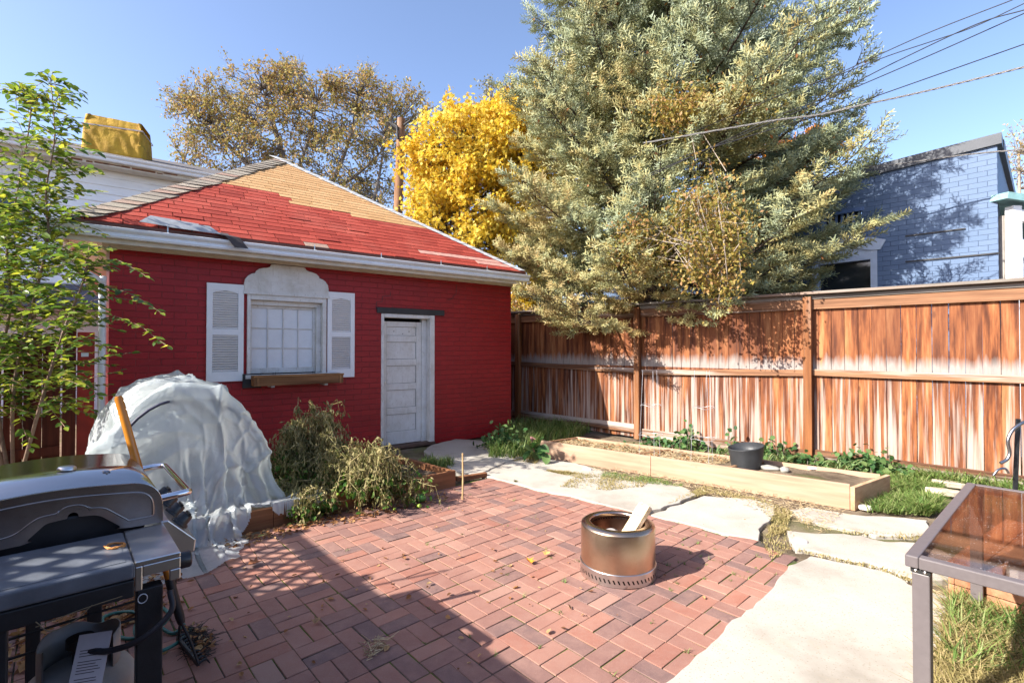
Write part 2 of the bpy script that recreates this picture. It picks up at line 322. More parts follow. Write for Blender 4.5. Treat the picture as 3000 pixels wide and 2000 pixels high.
# concrete slabs and path
def slab(name, px, z=.014, th=.05, jit=.018, sub=7):
    P = [gp(*p, z) if not isinstance(p, Vector) else p for p in px]; Q = []
    for i, a in enumerate(P):
        b = P[(i + 1) % len(P)]; nseg = max(2, int((b - a).length / .07))
        for j in range(nseg):
            q = a.lerp(b, j / nseg); q += Vector((noise.noise(q * 9), noise.noise(q * 9 + Vector((9, 9, 9))), 0)) * jit * 1.6; Q.append((q.x, q.y))
    mb = MB(); mb.prism(Q, z - th, z); return tag(mb.build(name, CONC, bevel=.008, seg=3), kind='structure')
slab('concrete_slab', [(2380, 1628), (2447, 1643), (2528, 1657), (2612, 1679), (2673, 1711), (2715, 1728), (2782, 1748), (2768, 1800), (2760, 1871), (2733, 1916), (2735, 1943), (2700, 2010), Vector((1.35, 1.6, .014)), Vector((.9, .9, .014)), Vector((.1, 1.2, .014)), (1945, 2000), (2155, 1816), (2246, 1742), (2316, 1656)], .016)
slab('concrete_slab', [(2304, 1552), (2380, 1560), (2470, 1563), (2523, 1568), (2586, 1586), (2671, 1586), (2760, 1610), (2830, 1650), (2815, 1690), (2705, 1702), (2672, 1692), (2625, 1678), (2550, 1648), (2500, 1643), (2390, 1612), (2327, 1608)], .012)
slab('concrete_slab', [(2318, 1492), (2367, 1485), (2460, 1500), (2530, 1510), (2600, 1510), (2715, 1523), (2730, 1560), (2693, 1568), (2568, 1567), (2480, 1548), (2353, 1523)], .010)
slab('concrete_slab', [(1955, 1487), (2060, 1452), (2200, 1460), (2270, 1478), (2262, 1520), (2225, 1548), (2222, 1578), (2123, 1563), (2001, 1528), (1905, 1508)], .012)
slab('concrete_slab', [(1380, 1388), (1430, 1395), (1508, 1414), (1567, 1431), (1671, 1452), (1790, 1481), (1870, 1500), (1950, 1483), (2040, 1448), (2010, 1428), (1930, 1412), (1850, 1402), (1760, 1376), (1690, 1356), (1600, 1342), (1560, 1345), (1500, 1340)], .014)
slab('concrete_path', [(1240, 1322), (1262, 1303), (1335, 1285), (1420, 1290), (1450, 1320), (1530, 1338), (1480, 1352), (1412, 1384), (1382, 1388), (1330, 1378), (1290, 1350)], .03, .07)
# ------------------------------------------------------------------ garage
gl, gr_ = Vector((-4.39, 5.39, 0)), Vector((-.018, 8.79, 0))
GA = math.atan2(gr_.y - gl.y, gr_.x - gl.x); GW = (gr_ - gl).length; GD = 6.2; GH = 2.695
gar = thing('brick_garage', 'red painted brick garage with white shuttered window and patched red and tan shingle roof', 'garage', gl, GA)
Wd = (gr_ - gl).normalized()
def gw(px, py): return onw(px, py, gl, Wd)
wx0, wz0 = gw(722, 1098); wx1, wz1 = gw(955, 872); dx0, _ = gw(1118, 1100); dx1, _ = gw(1272, 1100); _, dz1 = gw(1190, 920)
print('window', wx0, wx1, wz0, wz1, 'door', dx0, dx1, dz1, 'W', GW)
T = .2; mb = MB()
mb.bx(0, wx0, 0, T, 0, GH); mb.bx(wx0, wx1, 0, T, 0, wz0); mb.bx(wx0, wx1, 0, T, wz1, GH); mb.bx(wx1, dx0, 0, T, 0, GH); mb.bx(dx0, dx1, 0, T, dz1, GH); mb.bx(dx1, GW, 0, T, 0, GH)
mb.build('front_wall', REDB, gar)
mb = MB(); mb.bx(0, T, T, GD, 0, GH); mb.build('side_wall', REDB, gar)
mb = MB(); mb.bx(GW - T, GW, T, GD, 0, GH); mb.build('side_wall', REDB, gar)
mb = MB(); mb.bx(T, GW - T, GD - T, GD, 0, GH); mb.build('rear_wall', REDB, gar)
# crack stepping through the courses over the door
def step(pts):
    mb = MB()
    for a, b in zip(pts, pts[1:]): mb.beam((a[0], -.0015, a[1]), (b[0], -.0015, b[1]), .006, .004, hint=Vector((0, 1, 0)))
    mb.build('wall_crack', BLACKP, gar)
step([gw(*p) for p in ((1338, 832), (1336, 860), (1330, 866), (1322, 876), (1312, 878))]); step([gw(*p) for p in ((1144, 853), (1144, 866), (1121, 868), (1119, 884), (1103, 884), (1101, 905))])
mb = MB(); x0, z0 = gw(1103, 920); x1, z1 = gw(1300, 904); mb.bx(x0, x1, -.03, .05, dz1 - .002, dz1 + .085); mb.build('lintel', BLACKP, gar, bevel=.006)
# door in its frame
fr = MB(); fw = .085
fr.bx(dx0 - .01, dx0 + .035, -.012, T - .02, 0.02, dz1 - .004); fr.bx(dx1 - fw, dx1 - .002, -.02, T - .02, 0.02, dz1 - .004); fr.bx(dx0 + .035, dx1 - fw, -.012, T - .02, dz1 - .06, dz1 - .004)
fr.bx(dx1 - fw - .09, dx1 - fw, .09, .16, .02, dz1 - .06)
dfr = fr.build('door_frame', WHITE, gar, bevel=.006)
mb = MB(); a, b = dx0 + .035, dx1 - fw - .092; top = dz1 - .062; dr = MB()
dr.bx(a + .002, b - .002, .115, .15, .05, top - .05)
st = .085; dr.bx(a + .002, a + st, .098, .1148, .05, top - .05); dr.bx(b - st, b - .002, .098, .1148, .05, top - .05)
hts = [.05, .2, .48, .58, .84, .94, 1.2, 1.3, 1.58, 1.68, top - .14, top - .05]; hs = (top) / 1.98
zz = [.05, .24, .50, .60, .87, .97, 1.24, 1.34, 1.60, 1.70, top - .13, top - .05]
for i in range(0, 12, 2): dr.bx(a + st + .001, b - st - .001, .0985, .1148, zz[i], zz[i + 1])
dr_o = dr.build('door', WHITE, gar, bevel=.005)
mb = MB(); mb.lathe([(.0, .034), (.018, .03), (.026, .02), (.02, .008), (.028, 0)], 16, m=0); kb = mb.build('knob', simple('porcelain', (.8, .78, .72), .25), dr_o)
kb.location = (a + .045, .0975, 1.0); kb.rotation_euler = (R(90), 0, 0)
mb = MB(); [mb.bx(a + st, b - st, .1142, .1152, z_ - .0045, z_ + .0045) for z_ in zz[1:11]]; [mb.bx(x_ - .003, x_ + .003, .1142, .1152, zz[0], zz[11]) for x_ in (a + st + .004, b - st - .004)]; mb.build('panel_groove', simple('groove_dark', (.12, .10, .085), .9), dr_o)  # thin dark strips laid along the panel edges to mark the grooves
each('screw_hole', BLACKP, dr_o, [lambda m, fx=fx, fz=fz: m.tube([(a + (b - a) * fx, .0975, fz), (a + (b - a) * fx, .094, fz)], .007, 8) for fx, fz in ((.3, top - .2), (.52, top - .235), (.68, top - .2))])
mb = MB(); mb.bx(dx0, dx1, -.05, T, 0, .045); mb.build('door_sill', simple('sill_wood', (.12, .07, .05), .8, 0, .3), gar, bevel=.008)
# window: frame, divided blank sash, arched head board
wf = MB(); wf.bx(wx0, wx0 + .04, -.03, T - .03, wz0, wz1); wf.bx(wx1 - .05, wx1, -.03, T - .03, wz0, wz1); wf.bx(wx0 + .04, wx1 - .05, -.028, T - .03, wz1 - .08, wz1); wf.bx(wx0 - .02, wx1 + .02, -.06, T - .03, wz0 - .05, wz0)
wf.bx(wx0 + .04, wx1 - .05, .05, .12, wz1 - .14, wz1 - .08); wf.bx(wx1 - .11, wx1 - .05, .05, .12, wz0, wz1 - .14)
win = wf.build('window', WHITE, gar, bevel=.006)
mb = MB(); sx0, sx1, sz0, sz1 = wx0 + .04, wx1 - .11, wz0 + .01, wz1 - .14; mb.bx(sx0, sx1, .125, .15, sz0, sz1); pane = mb.build('pane', simple('painted_over_glass', (.74, .75, .76), .35, 0, .05), win)
mb = MB(); e = .035
mb.bx(sx0, sx0 + e, .104, .1245, sz0, sz1); mb.bx(sx1 - e, sx1, .104, .1245, sz0, sz1); mb.bx(sx0 + e, sx1 - e, .104, .1245, sz1 - e, sz1); mb.bx(sx0 + e, sx1 - e, .104, .1245, sz0, sz0 + .07)
for i in range(1, 4): x = sx0 + e + (sx1 - sx0 - 2 * e) * i / 4; mb.bx(x - .007, x + .007, .107, .1245, sz0 + .07, sz1 - e)
for i in range(1, 3): z = sz0 + .07 + (sz1 - sz0 - .07 - e) * i / 3; mb.bx(sx0 + e, sx1 - e, .109, .1243, z - .007, z + .007)
mb.build('muntins', WHITE, win, bevel=.003)
hx0, hz = gw(714, 870)[0], wz1; hx1 = gw(960, 880)[0]; hb = (hx1 - hx0); hc = (hx0 + hx1) / 2
prof = [(-.5, 0), (-.5, .105), (-.49, .15), (-.46, .19), (-.42, .215), (-.38, .225), (-.375, .245), (-.34, .275), (-.29, .29), (-.25, .295), (-.215, .31), (-.2, .335), (-.17, .34)]
P = [(hc + x * hb, hz + y * 1.13) for x, y in prof] + [(hc - x * hb, hz + y * 1.13) for x, y in prof[::-1]]
mb = MB(); mb.prism(P[:], 0, .035, tf=lambda p: Vector((p.x, -p.z - .002, p.y))); mb.bx(hx0 - .01, hx1 + .01, -.05, -.0375, hz - .015, hz + .02); mb.bx(hx0 + .005, hx1 - .005, -.0405, -.0375, hz + .158, hz + .163)
mb.build('head_board', WHITE, gar, bevel=.004)
# shutters
def shutter(xa, xb, za, zb):
    s = MB(); w_ = xb - xa; y0, y1 = -.034, -.002; st = w_ * .155; H = zb - za
    s.bx(xa, xa + st, y0, y1, za, zb); s.bx(xb - st, xb, y0, y1, za, zb)
    r = [(0, .10), (.475, .535), (.93, 1)]
    for i, (p, q) in enumerate(r): s.bx(xa + st, xb - st, y0 + .001, y1, za + p * H, za + q * H)
    # curved head inside the top rail
    P = [(xa + st + (w_ - 2 * st) * t, za + .93 * H - .006 - .03 * math.cos((t - .5) * math.pi) * 0) for t in (0, 1)]
    for t in range(6):
        f0 = t / 12; hgt = .028 * (1 - math.sin(f0 * math.pi)); xx = (w_ - 2 * st) / 12
        for k_ in (xa + st + t * xx, xb - st - (t + 1) * xx): s.bx(k_, k_ + xx, y0 + .002, y1, za + .93 * H - hgt - .002, za + .93 * H - .0005)
    sh = s.build('shutter', WHITE2, gar, bevel=.003)
    l = MB()
    for p, q in ((.10, .475), (.535, .925)):
        n_ = int((q - p) * H / .0285)
        for i in range(n_):
            z = za + (p + (q - p) * (i + .5) / n_) * H; l.box(((xa + xb) / 2, -.016, z), (w_ - 2 * st + .002, .006, .027), Matrix.Rotation(R(38), 3, 'X'))
    l.build('louvers', WHITE2, sh)
    b_ = MB(); b_.bx(xa + st - .002, xb - st + .002, -.0018, -.0005, za + .08 * H, za + .94 * H); b_.build('backing', BLACKP, sh)
    each('screw', WHITE2, sh, [lambda m, x=x, f=f: m.tube([(x, -.033, za + f * H), (x, -.039, za + f * H)], .009, 10) for x in (xa + st / 2, xb - st / 2) for f in (.06, .505, .965)])
a, za = gw(603, 1119); _, zb = gw(606, 828); b, _ = gw(713, 900); shutter(a, b, za, zb)
a, _ = gw(958, 900); b, za2 = gw(1036, 1109); shutter(a, b, za + .0, zb - .01)
# roof (hip), with separate tabs on the front slope
ov = .36; ex0, ex1, ey0, ey1, ez = -.36, GW + .03, -ov, GD + ov, GH + .115
ap = dp(815, 465, 9.25); iv = gar.matrix_basis.inverted(); apl = iv @ ap; ap2 = Vector((apl.x, max(apl.y, GD - 3), apl.z)); print('apex', apl)
E0, E1, E2, E3 = Vector((ex0, ey0, ez)), Vector((ex1, ey0, ez)), Vector((ex1, ey1, ez)), Vector((ex0, ey1, ez))
SH_R = N('red_shingle'); k = SH_R; co = k.co(); c = k.ramp(k.isl(), [(0, (.27, .038, .024)), (.5, (.38, .058, .036)), (1, (.47, .085, .055))]); c = k.mix(k.ramp(k.noise(co, 120, 5, .8), [(.42, (.8, .8, .8)), (.56, (0, 0, 0))]), c, (.16, .018, .014)); c = k.mix(k.ramp(k.noise(co, 1.5, 5), [(.5, (0, 0, 0)), (.75, (.5, .5, .5))]), c, (.42, .12, .085)); SH_R = k.P(col=c, rough=.9, spec=.2, nrm=k.bump(k.noise(co, 300, 4), .7, .003))
k = N('tan_shingle'); co = k.co(); c = k.ramp(k.isl(), [(0, (.44, .25, .11)), (1, (.55, .34, .165))]); c = k.mix(k.ramp(k.noise(co, 350, 2), [(.4, (.4, .4, .4)), (.6, (0, 0, 0))]), c, (.28, .15, .06)); SH_T = k.P(col=c, rough=.9, spec=.2, nrm=k.bump(k.noise(co, 300, 4), .7, .003))
k = N('grey_shingle'); co = k.co(); c = k.ramp(k.isl(), [(0, (.30, .25, .20)), (.6, (.46, .40, .31)), (1, (.44, .28, .21))]); c = k.mix(k.ramp(k.noise(co, 260, 3), [(.4, (.7, .7, .7)), (.6, (0, 0, 0))]), c, (.08, .07, .06)); SH_G = k.P(col=c, rough=.92, spec=.2, nrm=k.bump(k.noise(co, 300, 4), .8, .004))
SH_P = simple('faded_pink_shingle', (.50, .25, .20), .9, 0, .3, 14, .5, 300)
SH_W = simple('pale_cap_shingle', (.42, .43, .44), .8, 0, .2, 9, .5, 200)
FELT = simple('roof_felt', (.05, .04, .04), .85)
mb = MB(); dz = Vector((0, 0, -.035))
RE = Vector((0, 0, 0))
mb.add([E0 + dz, E1 + dz, E2 + dz, E3 + dz, apl + dz, ap2 + dz], [(0, 1, 4), (1, 2, 5, 4), (2, 3, 5), (3, 0, 4, 5), (3, 2, 1, 0)])
roof = mb.build('roof', [FELT], gar)
# slope frame of the front face
sl = (apl - Vector((apl.x, ey0, ez))); SL = sl.length; sdir = sl / SL; nrm = Vector((1, 0, 0)).cross(sdir).normalized()
if nrm.z < 0: nrm = -nrm
def roofuv(px, py):
    d = ray(px, py); wv = iv.to_3x3() @ d; o0 = iv @ Vector((0, 0, CAMH)); t = (E0 - o0).dot(nrm) / wv.dot(nrm); p = o0 + wv * t
    return p.x, (p - Vector((p.x, ey0, ez))).dot(sdir)
for q in ((659, 542), (836, 585), (1014, 620), (1240, 665)): print('roofuv', roofuv(*q), SL)
rows = 31; ex = SL / rows; tabs = MB(); rr = random.Random(11)
bnd = [roofuv(*q) for q in ((659, 542), (836, 580), (840, 588), (1014, 622), (1018, 632), (1240, 665))]
def bndrow(x):
    if x < bnd[1][0]: v = bnd[0][1]
    elif x < bnd[3][0]: v = (bnd[2][1] + bnd[3][1]) / 2
    else: v = (bnd[4][1] + bnd[5][1]) / 2
    return v
def P_(x, s, h): p = Vector((x, ey0, ez)) + sdir * s + nrm * h; return p
for i in range(rows):
    s0, s1 = i * ex, (i + 1) * ex + .02; f0, f1 = s0 / SL, min(1, s1 / SL)
    xl0, xr0 = ex0 + (apl.x - ex0) * f0, ex1 + (apl.x - ex1) * f0; xl1, xr1 = ex0 + (apl.x - ex0) * f1, ex1 + (apl.x - ex1) * f1
    x = xl0 - rr.random() * .3; 
    while x < xr0:
        wd = .305; a_, b_ = max(x + .0045, xl0), min(x + wd - .0045, xr0)
        x += wd
        if b_ - a_ < .02: continue
        al, bl = max(a_, xl1), min(b_, xr1)
        if bl < al: al = bl = (a_ + b_) / 2 if xl1 > xr1 else min(max((a_ + b_) / 2, xl1), xr1)
        up = 0.002 * rr.random() + (.008 if rr.random() < .03 else 0); cu = rr.gauss(0, .0015)
        mat_i = 1 if (s0 + s1) / 2 > bndrow((a_ + b_) / 2) else 0
        if i == 1 and a_ > GW - 1.1: mat_i = 2
        if i == 2 and GW - 1.9 < a_ < GW - .5: mat_i = 2
        if i == 0 and 1.9 < a_ < 2.2: mat_i = 3
        v = [P_(a_, s0 + cu, .0065 + up), P_(b_, s0 + rr.gauss(0, .0015), .0065 + up), P_(bl, s1, .001), P_(al, s1, .001), P_(a_, s0, -.002), P_(b_, s0, -.002)]
        tabs.add(v, [(0, 1, 2, 3), (4, 5, 1, 0), (4, 0, 3), (5, 2, 1)], mat_i)
tabs.build('shingles', [SH_R, SH_T, SH_P, SH_G], roof)
# hip caps
def caps(name, a, b, mt, wd, side, lift=.02, jag=0.0, n_=None):
    m_ = MB(); Lh = (b - a).length; d = (b - a).normalized(); n_ = n_ or int(Lh / .16); rj = random.Random(5)
    o_ = side.cross(d).normalized()
    for i in range(n_):
        c0 = a + d * (i * Lh / n_); c1 = a + d * ((i + 1) * Lh / n_ + .05)
        j = lambda q: Vector((0, 0, rj.random() * jag * q))
        w0 = wd * (1 + rj.gauss(0, .03 + jag * 2))
        l = Vector((0, 0, lift + .008)); l1 = Vector((0, 0, lift))
        A1, A2 = slopeL(c0, w0), slopeR(c0, w0); B1, B2 = slopeL(c1, w0), slopeR(c1, w0)
        m_.add([A1 + l + j(1), c0 + l * 1.3, A2 + l + j(1.5), B2 + l1, c1 + l1 * 1.3, B1 + l1], [(0, 1, 4, 5), (1, 2, 3, 4)])
    o = m_.build(name, mt, roof, solid=.006); return o
nl = (E3 - E0).cross(apl - E0).normalized(); nl = nl if nl.z > 0 else -nl
nr2 = (E2 - E1).cross(apl - E1).normalized(); nr2 = nr2 if nr2.z > 0 else -nr2
def onside(c, dirh, n_, w0):
    d = dirh - n_ * dirh.dot(n_); return c + d.normalized() * w0
slopeR = lambda c, w_: onside(c, Vector((1, 0, 0)), nrm, w_); slopeL = lambda c, w_: onside(c, Vector((0, 1, 0)), nl, w_)
caps('hip_cap', E0, apl, SH_G, .25, Vector((0, 0, 1)), .010, .012)
slopeR = lambda c, w_: onside(c, Vector((-1, 0, 0)), nrm, w_); slopeL = lambda c, w_: onside(c, Vector((0, 1, 0)), nr2, w_)
caps('hip_cap', E1, apl, SH_W, .12, Vector((0, 0, 1)), .018, .0)
# eaves: soffit, fascia, gutter with hangers
mb = MB(); mb.bx(ex0, ex1, ey0 + .03, -.002, GH - .02, GH); mb.bx(ex0, -.002, -.0015, ey1, GH - .02, GH); mb.build('soffit', CREAM, gar)
mb = MB(); mb.bx(ex0, ex1, ey0, ey0 + .028, GH - .1, ez - .03); mb.bx(ex0, ex0 + .028, ey0 + .03, ey1, GH - .1, ez - .03); mb.bx(0, GW, -.06, -.002, GH - .1, GH - .022); mb.bx(-.06, -.002, -.06, GD, GH - .1, GH - .022); mb.build('fascia', CREAM, gar, bevel=.004)
mb = MB(); mb.bx(ex0 + .1, ex1, ey0 - .016, ey0 + .05, ez - .045, ez - .004); mb.build('drip_edge', simple('dark_drip_edge', (.10, .04, .03), .6, .3), gar)  # dark strip filling the gap between shingle edge and gutter
gq = [(0, 0), (-.075, 0), (-.085, .02), (-.075, .05), (-.11, .075), (-.118, .1), (-.112, .104), (-.104, .1), (-.1, .08), (-.066, .052), (-.072, .008), (-.004, .008), (-.004, .1), (0, .1)]
gz = ez - .165; mb = MB()
mb.prism([(y, z) for y, z in gq], ex0 - .14, ex1 + .02, tf=lambda p: Vector((p.z, ey0 - .003 + p.x, gz + p.y)))
mb.prism([(y, z) for y, z in gq], ey0 - .1, ey1, tf=lambda p: Vector((ex0 - .003 + p.x, p.z, gz + p.y)))
gut = mb.build('gutter', GUTT, gar)
each('hanger', simple('galvanised', (.5, .52, .53), .4, .6), gut, [lambda m, x=x: (m.beam((x, ey0 - .11, gz + .104), (x, ey0 + .05, gz + .150), .018, .003), m.bx(x - .006, x + .006, ey0 - .03, ey0 - .027, gz + .1, gz + .19)) for x in (.5, 2.05, 2.95, 3.9, 4.75)])
mb = MB(); dsx = -.36
mb.tube(catmull([(dsx - .02, ey0 + .0, gz), (dsx - .02, ey0 + .02, gz - .16), (dsx + .04, ey0 + .14, gz - .27), (-.075, -.08, gz - .42), (-.055, -.05, gz - .55), (-.055, -.05, .1)], 6), .034, 12); mb.build('downspout', GUTT, gar)
mb = MB(); mb.bx(-.03, -.003, .12, .22, 0, GH - .12); mb.bx(-.02, -.002, .5, 2.3, 2.02, 2.14); mb.bx(-.03, -.002, .9, 1.0, 0, 2.0); mb.bx(-.025, -.002, 1.0, 2.2, .0, 2.0); mb.build('side_door', WHITE, gar)
# torn shingle hanging over the gutter
a = Vector((1.02, ey0 - .02, ez + .012)); mb = MB(); P = [a + Vector((0, .25, .1)), a, a + Vector((.09, -.1, -.03)), a + Vector((.17, -.17, -.16))]
mb.add([p + Vector((sx, 0, 0)) for p in P for sx in (-.07, .07)], [(0, 1, 3, 2), (2, 3, 5, 4), (4, 5, 7, 6)]); mb.build('torn_shingle', FELT, roof, solid=.006)
mb = MB(); mb.add([P_(.25, .0, .05), P_(.75, -.02, .03), P_(.8, .16, .045), P_(.35, .2, .055)], [(0, 1, 2, 3)]); mb.add([P_(.5, -.05, .05), P_(1.0, -.05, .04), P_(.9, .1, .06), P_(.55, .09, .06)], [(0, 1, 2, 3)]); mb.build('loose_flashing', simple('grey_flashing', (.35, .36, .37), .5, .4), roof, solid=.004)
# window box
bx0, bz0 = gw(735, 1128); bx1, bz1 = gw(985, 1085); WB = wood('cedar_box', (.11, .045, .018), (.38, .19, .08), 'X', 20, .7)
wb = thing('window_box', 'empty wooden planter box mounted under the white garage window', 'window box', gar.matrix_basis @ Vector(((bx0 + bx1) / 2, -.15, bz0)), GA)
hw = 1.02 * (bx1 - bx0) / 2; bh = .125; mb = MB()
mb.bx(-hw, hw, -.11, -.09, 0, bh); mb.bx(-hw, hw, .07, .09, 0, bh); mb.bx(-hw, -hw + .02, -.088, .068, 0, bh); mb.bx(hw - .02, hw, -.088, .068, 0, bh); mb.bx(-hw + .02, hw - .02, -.088, .068, .012, .03)
mb.bx(-hw - .006, hw + .006, -.122, -.1105, bh - .02, bh + .004); mb.bx(-hw + .03, -hw + .055, -.122, -.1105, 0, bh - .022); mb.bx(hw - .055, hw - .03, -.122, -.1105, 0, bh - .022)
mb.build('box', WB, wb, bevel=.003)
each('bracket', simple('grey_bracket', (.5, .48, .45), .6), wb, [lambda m, x=x: m.bx(x - .02, x + .02, -.08, .13, -.025, -.002) for x in (-hw * .6, hw * .6)])
m_ = MB(); m_.bx(-hw - .09, -hw + .12, .1, .13, -.03, bh + .02); m_.build('backing_board', BLACKP, wb)
each('wire_hook', BLACKP, wb, [lambda m, x=x: m.tube(catmull([(x, .06, bh - .02), (x + .01, .085, bh + .03), (x + .02, .13, bh + .02)], 4), .0025, 5) for x in (-hw * .55, -hw * .5, hw * .35, hw * .4)])
# ------------------------------------------------------------------ tall cedar fence on the right
f0 = Vector((3.95, 6.57, 0)); fd = Vector((.740, -.672, 0)).normalized(); FA = math.atan2(fd.y, fd.x)
fen = thing('cedar_fence', 'tall reddish cedar privacy fence with sun bleached streaks behind the long raised bed', 'fence', f0, FA)
fiv = fen.matrix_basis.inverted()
def fs(px, py=1100): return onw(px, py, f0, fd)[0]
posts = [fs(1523), fs(1872), fs(2370), fs(2370) + 2.44]; FH = 2.235
posts[0] = min(posts[0], -4.9)
rr = random.Random(21); xs = posts[0] - 2.2; gaps = MB()
mb = MB()
while xs < 4.6:
    wd = .138 + rr.gauss(0, .002); gap = .0025 + abs(rr.gauss(0, .0022)) + (.006 if xs > 1.0 and rr.random() < .25 else 0)
    near = any(abs(xs + wd / 2 - p) < .01 for p in posts)
    yo = .022 + rr.random() * .002; b0 = .02 + rr.random() * .015
    mb.box((xs + wd / 2, yo, (b0 + FH - .06) / 2), (wd, .017, FH - .06 - b0), Matrix.Rotation(rr.gauss(0, .0025), 3, 'Y') @ Matrix.Rotation(rr.gauss(0, .02), 3, 'Z'))
    xs += wd + gap
mb.build('board_panel', FBOARD, fen, bevel=.002, seg=1)
for i, p in enumerate(posts):
    m_ = MB(); m_.box((p, -.05, FH / 2 - .02), (.095, .095, FH - .06)); m_.build('post', FPOST, fen, bevel=.005)
spans = [(posts[0] - 2.2, posts[0], 1.2, 1.23), (posts[0], posts[1], 1.225, 1.165), (posts[1], posts[2], 1.145, 1.215), (posts[2], posts[3], 1.225, 1.21)]
for a, b, z0, z1 in spans:
    m_ = MB(); m_.beam((a + .0475, -.012, z0 - .035), (b - .0475, -.012, z1 - .035), .036, .085); m_.build('rail', FRAIL, fen, bevel=.004)
    m_ = MB(); m_.beam((a + .0475, -.012, FH - .15), (b - .0475, -.012, FH - .15), .036, .13); m_.build('rail', FRAIL, fen, bevel=.004)
    zz_ = .02 if a > posts[1] - .1 else .10
    m_ = MB(); m_.beam((a + .0475, -.014, zz_ + .09), (b - .0475, -.014, zz_ + .07), .036, .14); m_.build('kickboard', FRAIL, fen, bevel=.004)
    m_ = MB(); m_.beam((a + .0475, -.02, FH - .055), (b - .0475, -.02, FH - .055), .05, .055); m_.build('upper_trim', FGREY, fen, bevel=.004)
m_ = MB()
for a, b in ((posts[0] - 2.2, posts[1]), (posts[1] + .004, posts[3])): m_.bx(a, b, -.115, .055, FH - .024, FH + .012)
m_.build('top_cap', FGREY, fen, bevel=.005)
# ------------------------------------------------------------------ fence and gate beside the garage
LB = wood('dark_red_board', (.05, .012, .008), (.20, .042, .02), 'Z', 26, .6, (.12, .03, .015), .4)
g0 = Vector((-4.62, 5.22, 0)); lf = thing('side_fence', 'dark red brown board fence and gate between the garage corner and the leafy sapling', 'fence', g0, A + math.pi)
mb = MB(); x = .1; rr = random.Random(4)
while x < 3.2:
    wd = .135; mb.box((x + wd / 2, 0, .82), (wd, .018, 1.62 + rr.gauss(0, .006))); x += wd + (.004 if rr.random() < .7 else .016)
mb.build('board_panel', LB, lf, bevel=.002, seg=1)
m_ = MB(); m_.beam((.1, .03, .46), (3.2, .03, .4), .04, .09); m_.build('rail', LB, lf, bevel=.004)
m_ = MB(); m_.beam((.1, .03, 1.5), (3.2, .03, 1.5), .04, .09); m_.build('rail', LB, lf, bevel=.004)
m_ = MB(); m_.bx(-.02, .085, -.05, .05, 0, 1.72); m_.build('post', LB, lf, bevel=.005)
REDP = simple('bright_red_board', (.42, .03, .015), .5, 0, .3, 6)
m_ = MB(); m_.bx(-.17, -.03, -.02, .02, .05, 1.68); m_.build('gate_board', REDP, lf, bevel=.004)
m_ = MB(); m_.beam((.35, .045, 1.1), (1.0, .045, 1.45), .01, .05); m_.beam((.35, .056, 1.45), (1.0, .056, 1.1), .01, .05); m_.build('cross_brace', LB, lf)
m_ = MB(); m_.bx(-.12, -.06, .021, .026, 1.42, 1.46); m_.build('latch', WHITE2, lf)
# ------------------------------------------------------------------ white clapboard house behind the garage
h0 = Vector((-11.1, 10.8, 0)); hd = Vector((.79, .61, 0)).normalized(); HA = math.atan2(hd.y, hd.x)
hou = thing('white_house', 'tall white clapboard house with rusted gutter rising behind the brick garage', 'house', h0, HA)
k = N('white_siding'); tc = k.n('ShaderNodeTexCoord'); co = k.co((1.5, 1.5, 8))
SIDE = k.P(col=k.ramp(k.noise(co, 1.2, 6, .7), [(.3, (.76, .77, .78)), (.6, (.86, .87, .88))]), rough=.55, spec=.3)
EZ = 6.0; ex_a, ex_b = -8, 4.9; mb = MB(); z = .0
while z < EZ - .25:
    mb.add([(ex_a, -.028, z), (ex_b, -.028, z), (ex_b, -.002, z + .2), (ex_a, -.002, z + .2), (ex_a, -.002, z), (ex_b, -.002, z)], [(0, 1, 2, 3), (4, 5, 1, 0)]); z += .2
mb.build('siding', SIDE, hou)
mb = MB(); mb.bx(ex_a, ex_b, 0, 8, 0, EZ); mb.build('wall', SIDE, hou)
mb = MB(); mb.bx(ex_a, ex_b + .3, -.40, -.03, EZ - .24, EZ - .2); mb.bx(ex_a, ex_b + .3, -.42, -.40, EZ - .24, EZ - .02); mb.build('eave', CREAM, hou)
mb = MB(); mb.prism([(y * 1.3, z_ * 1.3) for y, z_ in gq], ex_a, ex_b + .3, tf=lambda p: Vector((p.z, -.425 + p.x, EZ - .15 + p.y))); mb.build('gutter', WHITE2, hou)
mb = MB(); mb.add([(ex_a, -.45, EZ), (ex_b + .35, -.45, EZ), (ex_b + .35, 4, EZ + 1.5), (ex_a, 4, EZ + 1.5), (ex_b + .35, 8.4, EZ), (ex_a, 8.4, EZ)], [(0, 1, 2, 3), (3, 2, 4, 5)]); mb.build('roof', simple('dark_roof_shingle', (.12, .11, .11), .9), hou, solid=.05)
mb = MB(); RUST = simple('rusty_patch', (.20, .08, .04), .8, 0, .5, 20); [mb.box((x_, -.406 - .018, EZ - .21 + rr.random() * .05), (.1 + rr.random() * .3, .002, .02 + rr.random() * .03)) for x_ in [1.2 + i * .22 for i in range(9)]]; mb.build('rust_stain', RUST, hou)
GLASSD = N('dark_window_glass').P(col=(.02, .025, .03), rough=.08, spec=.8)
xw, zw = onw(35, 560, h0, hd); mb = MB(); mb.bx(xw - .6, xw + .42, -.06, -.029, zw - .9, zw + .95); hw_ = mb.build('window_frame', WHITE2, hou); mb = MB(); mb.bx(xw - .5, xw + .32, -.07, -.061, zw - .8, zw + .85); mb.build('window_pane', GLASSD, hw_)
mb = MB(); mb.bx(xw - .5, xw + .32, -.078, -.071, zw - .2, zw + .85); mb.build('blind', WHITE, hw_)
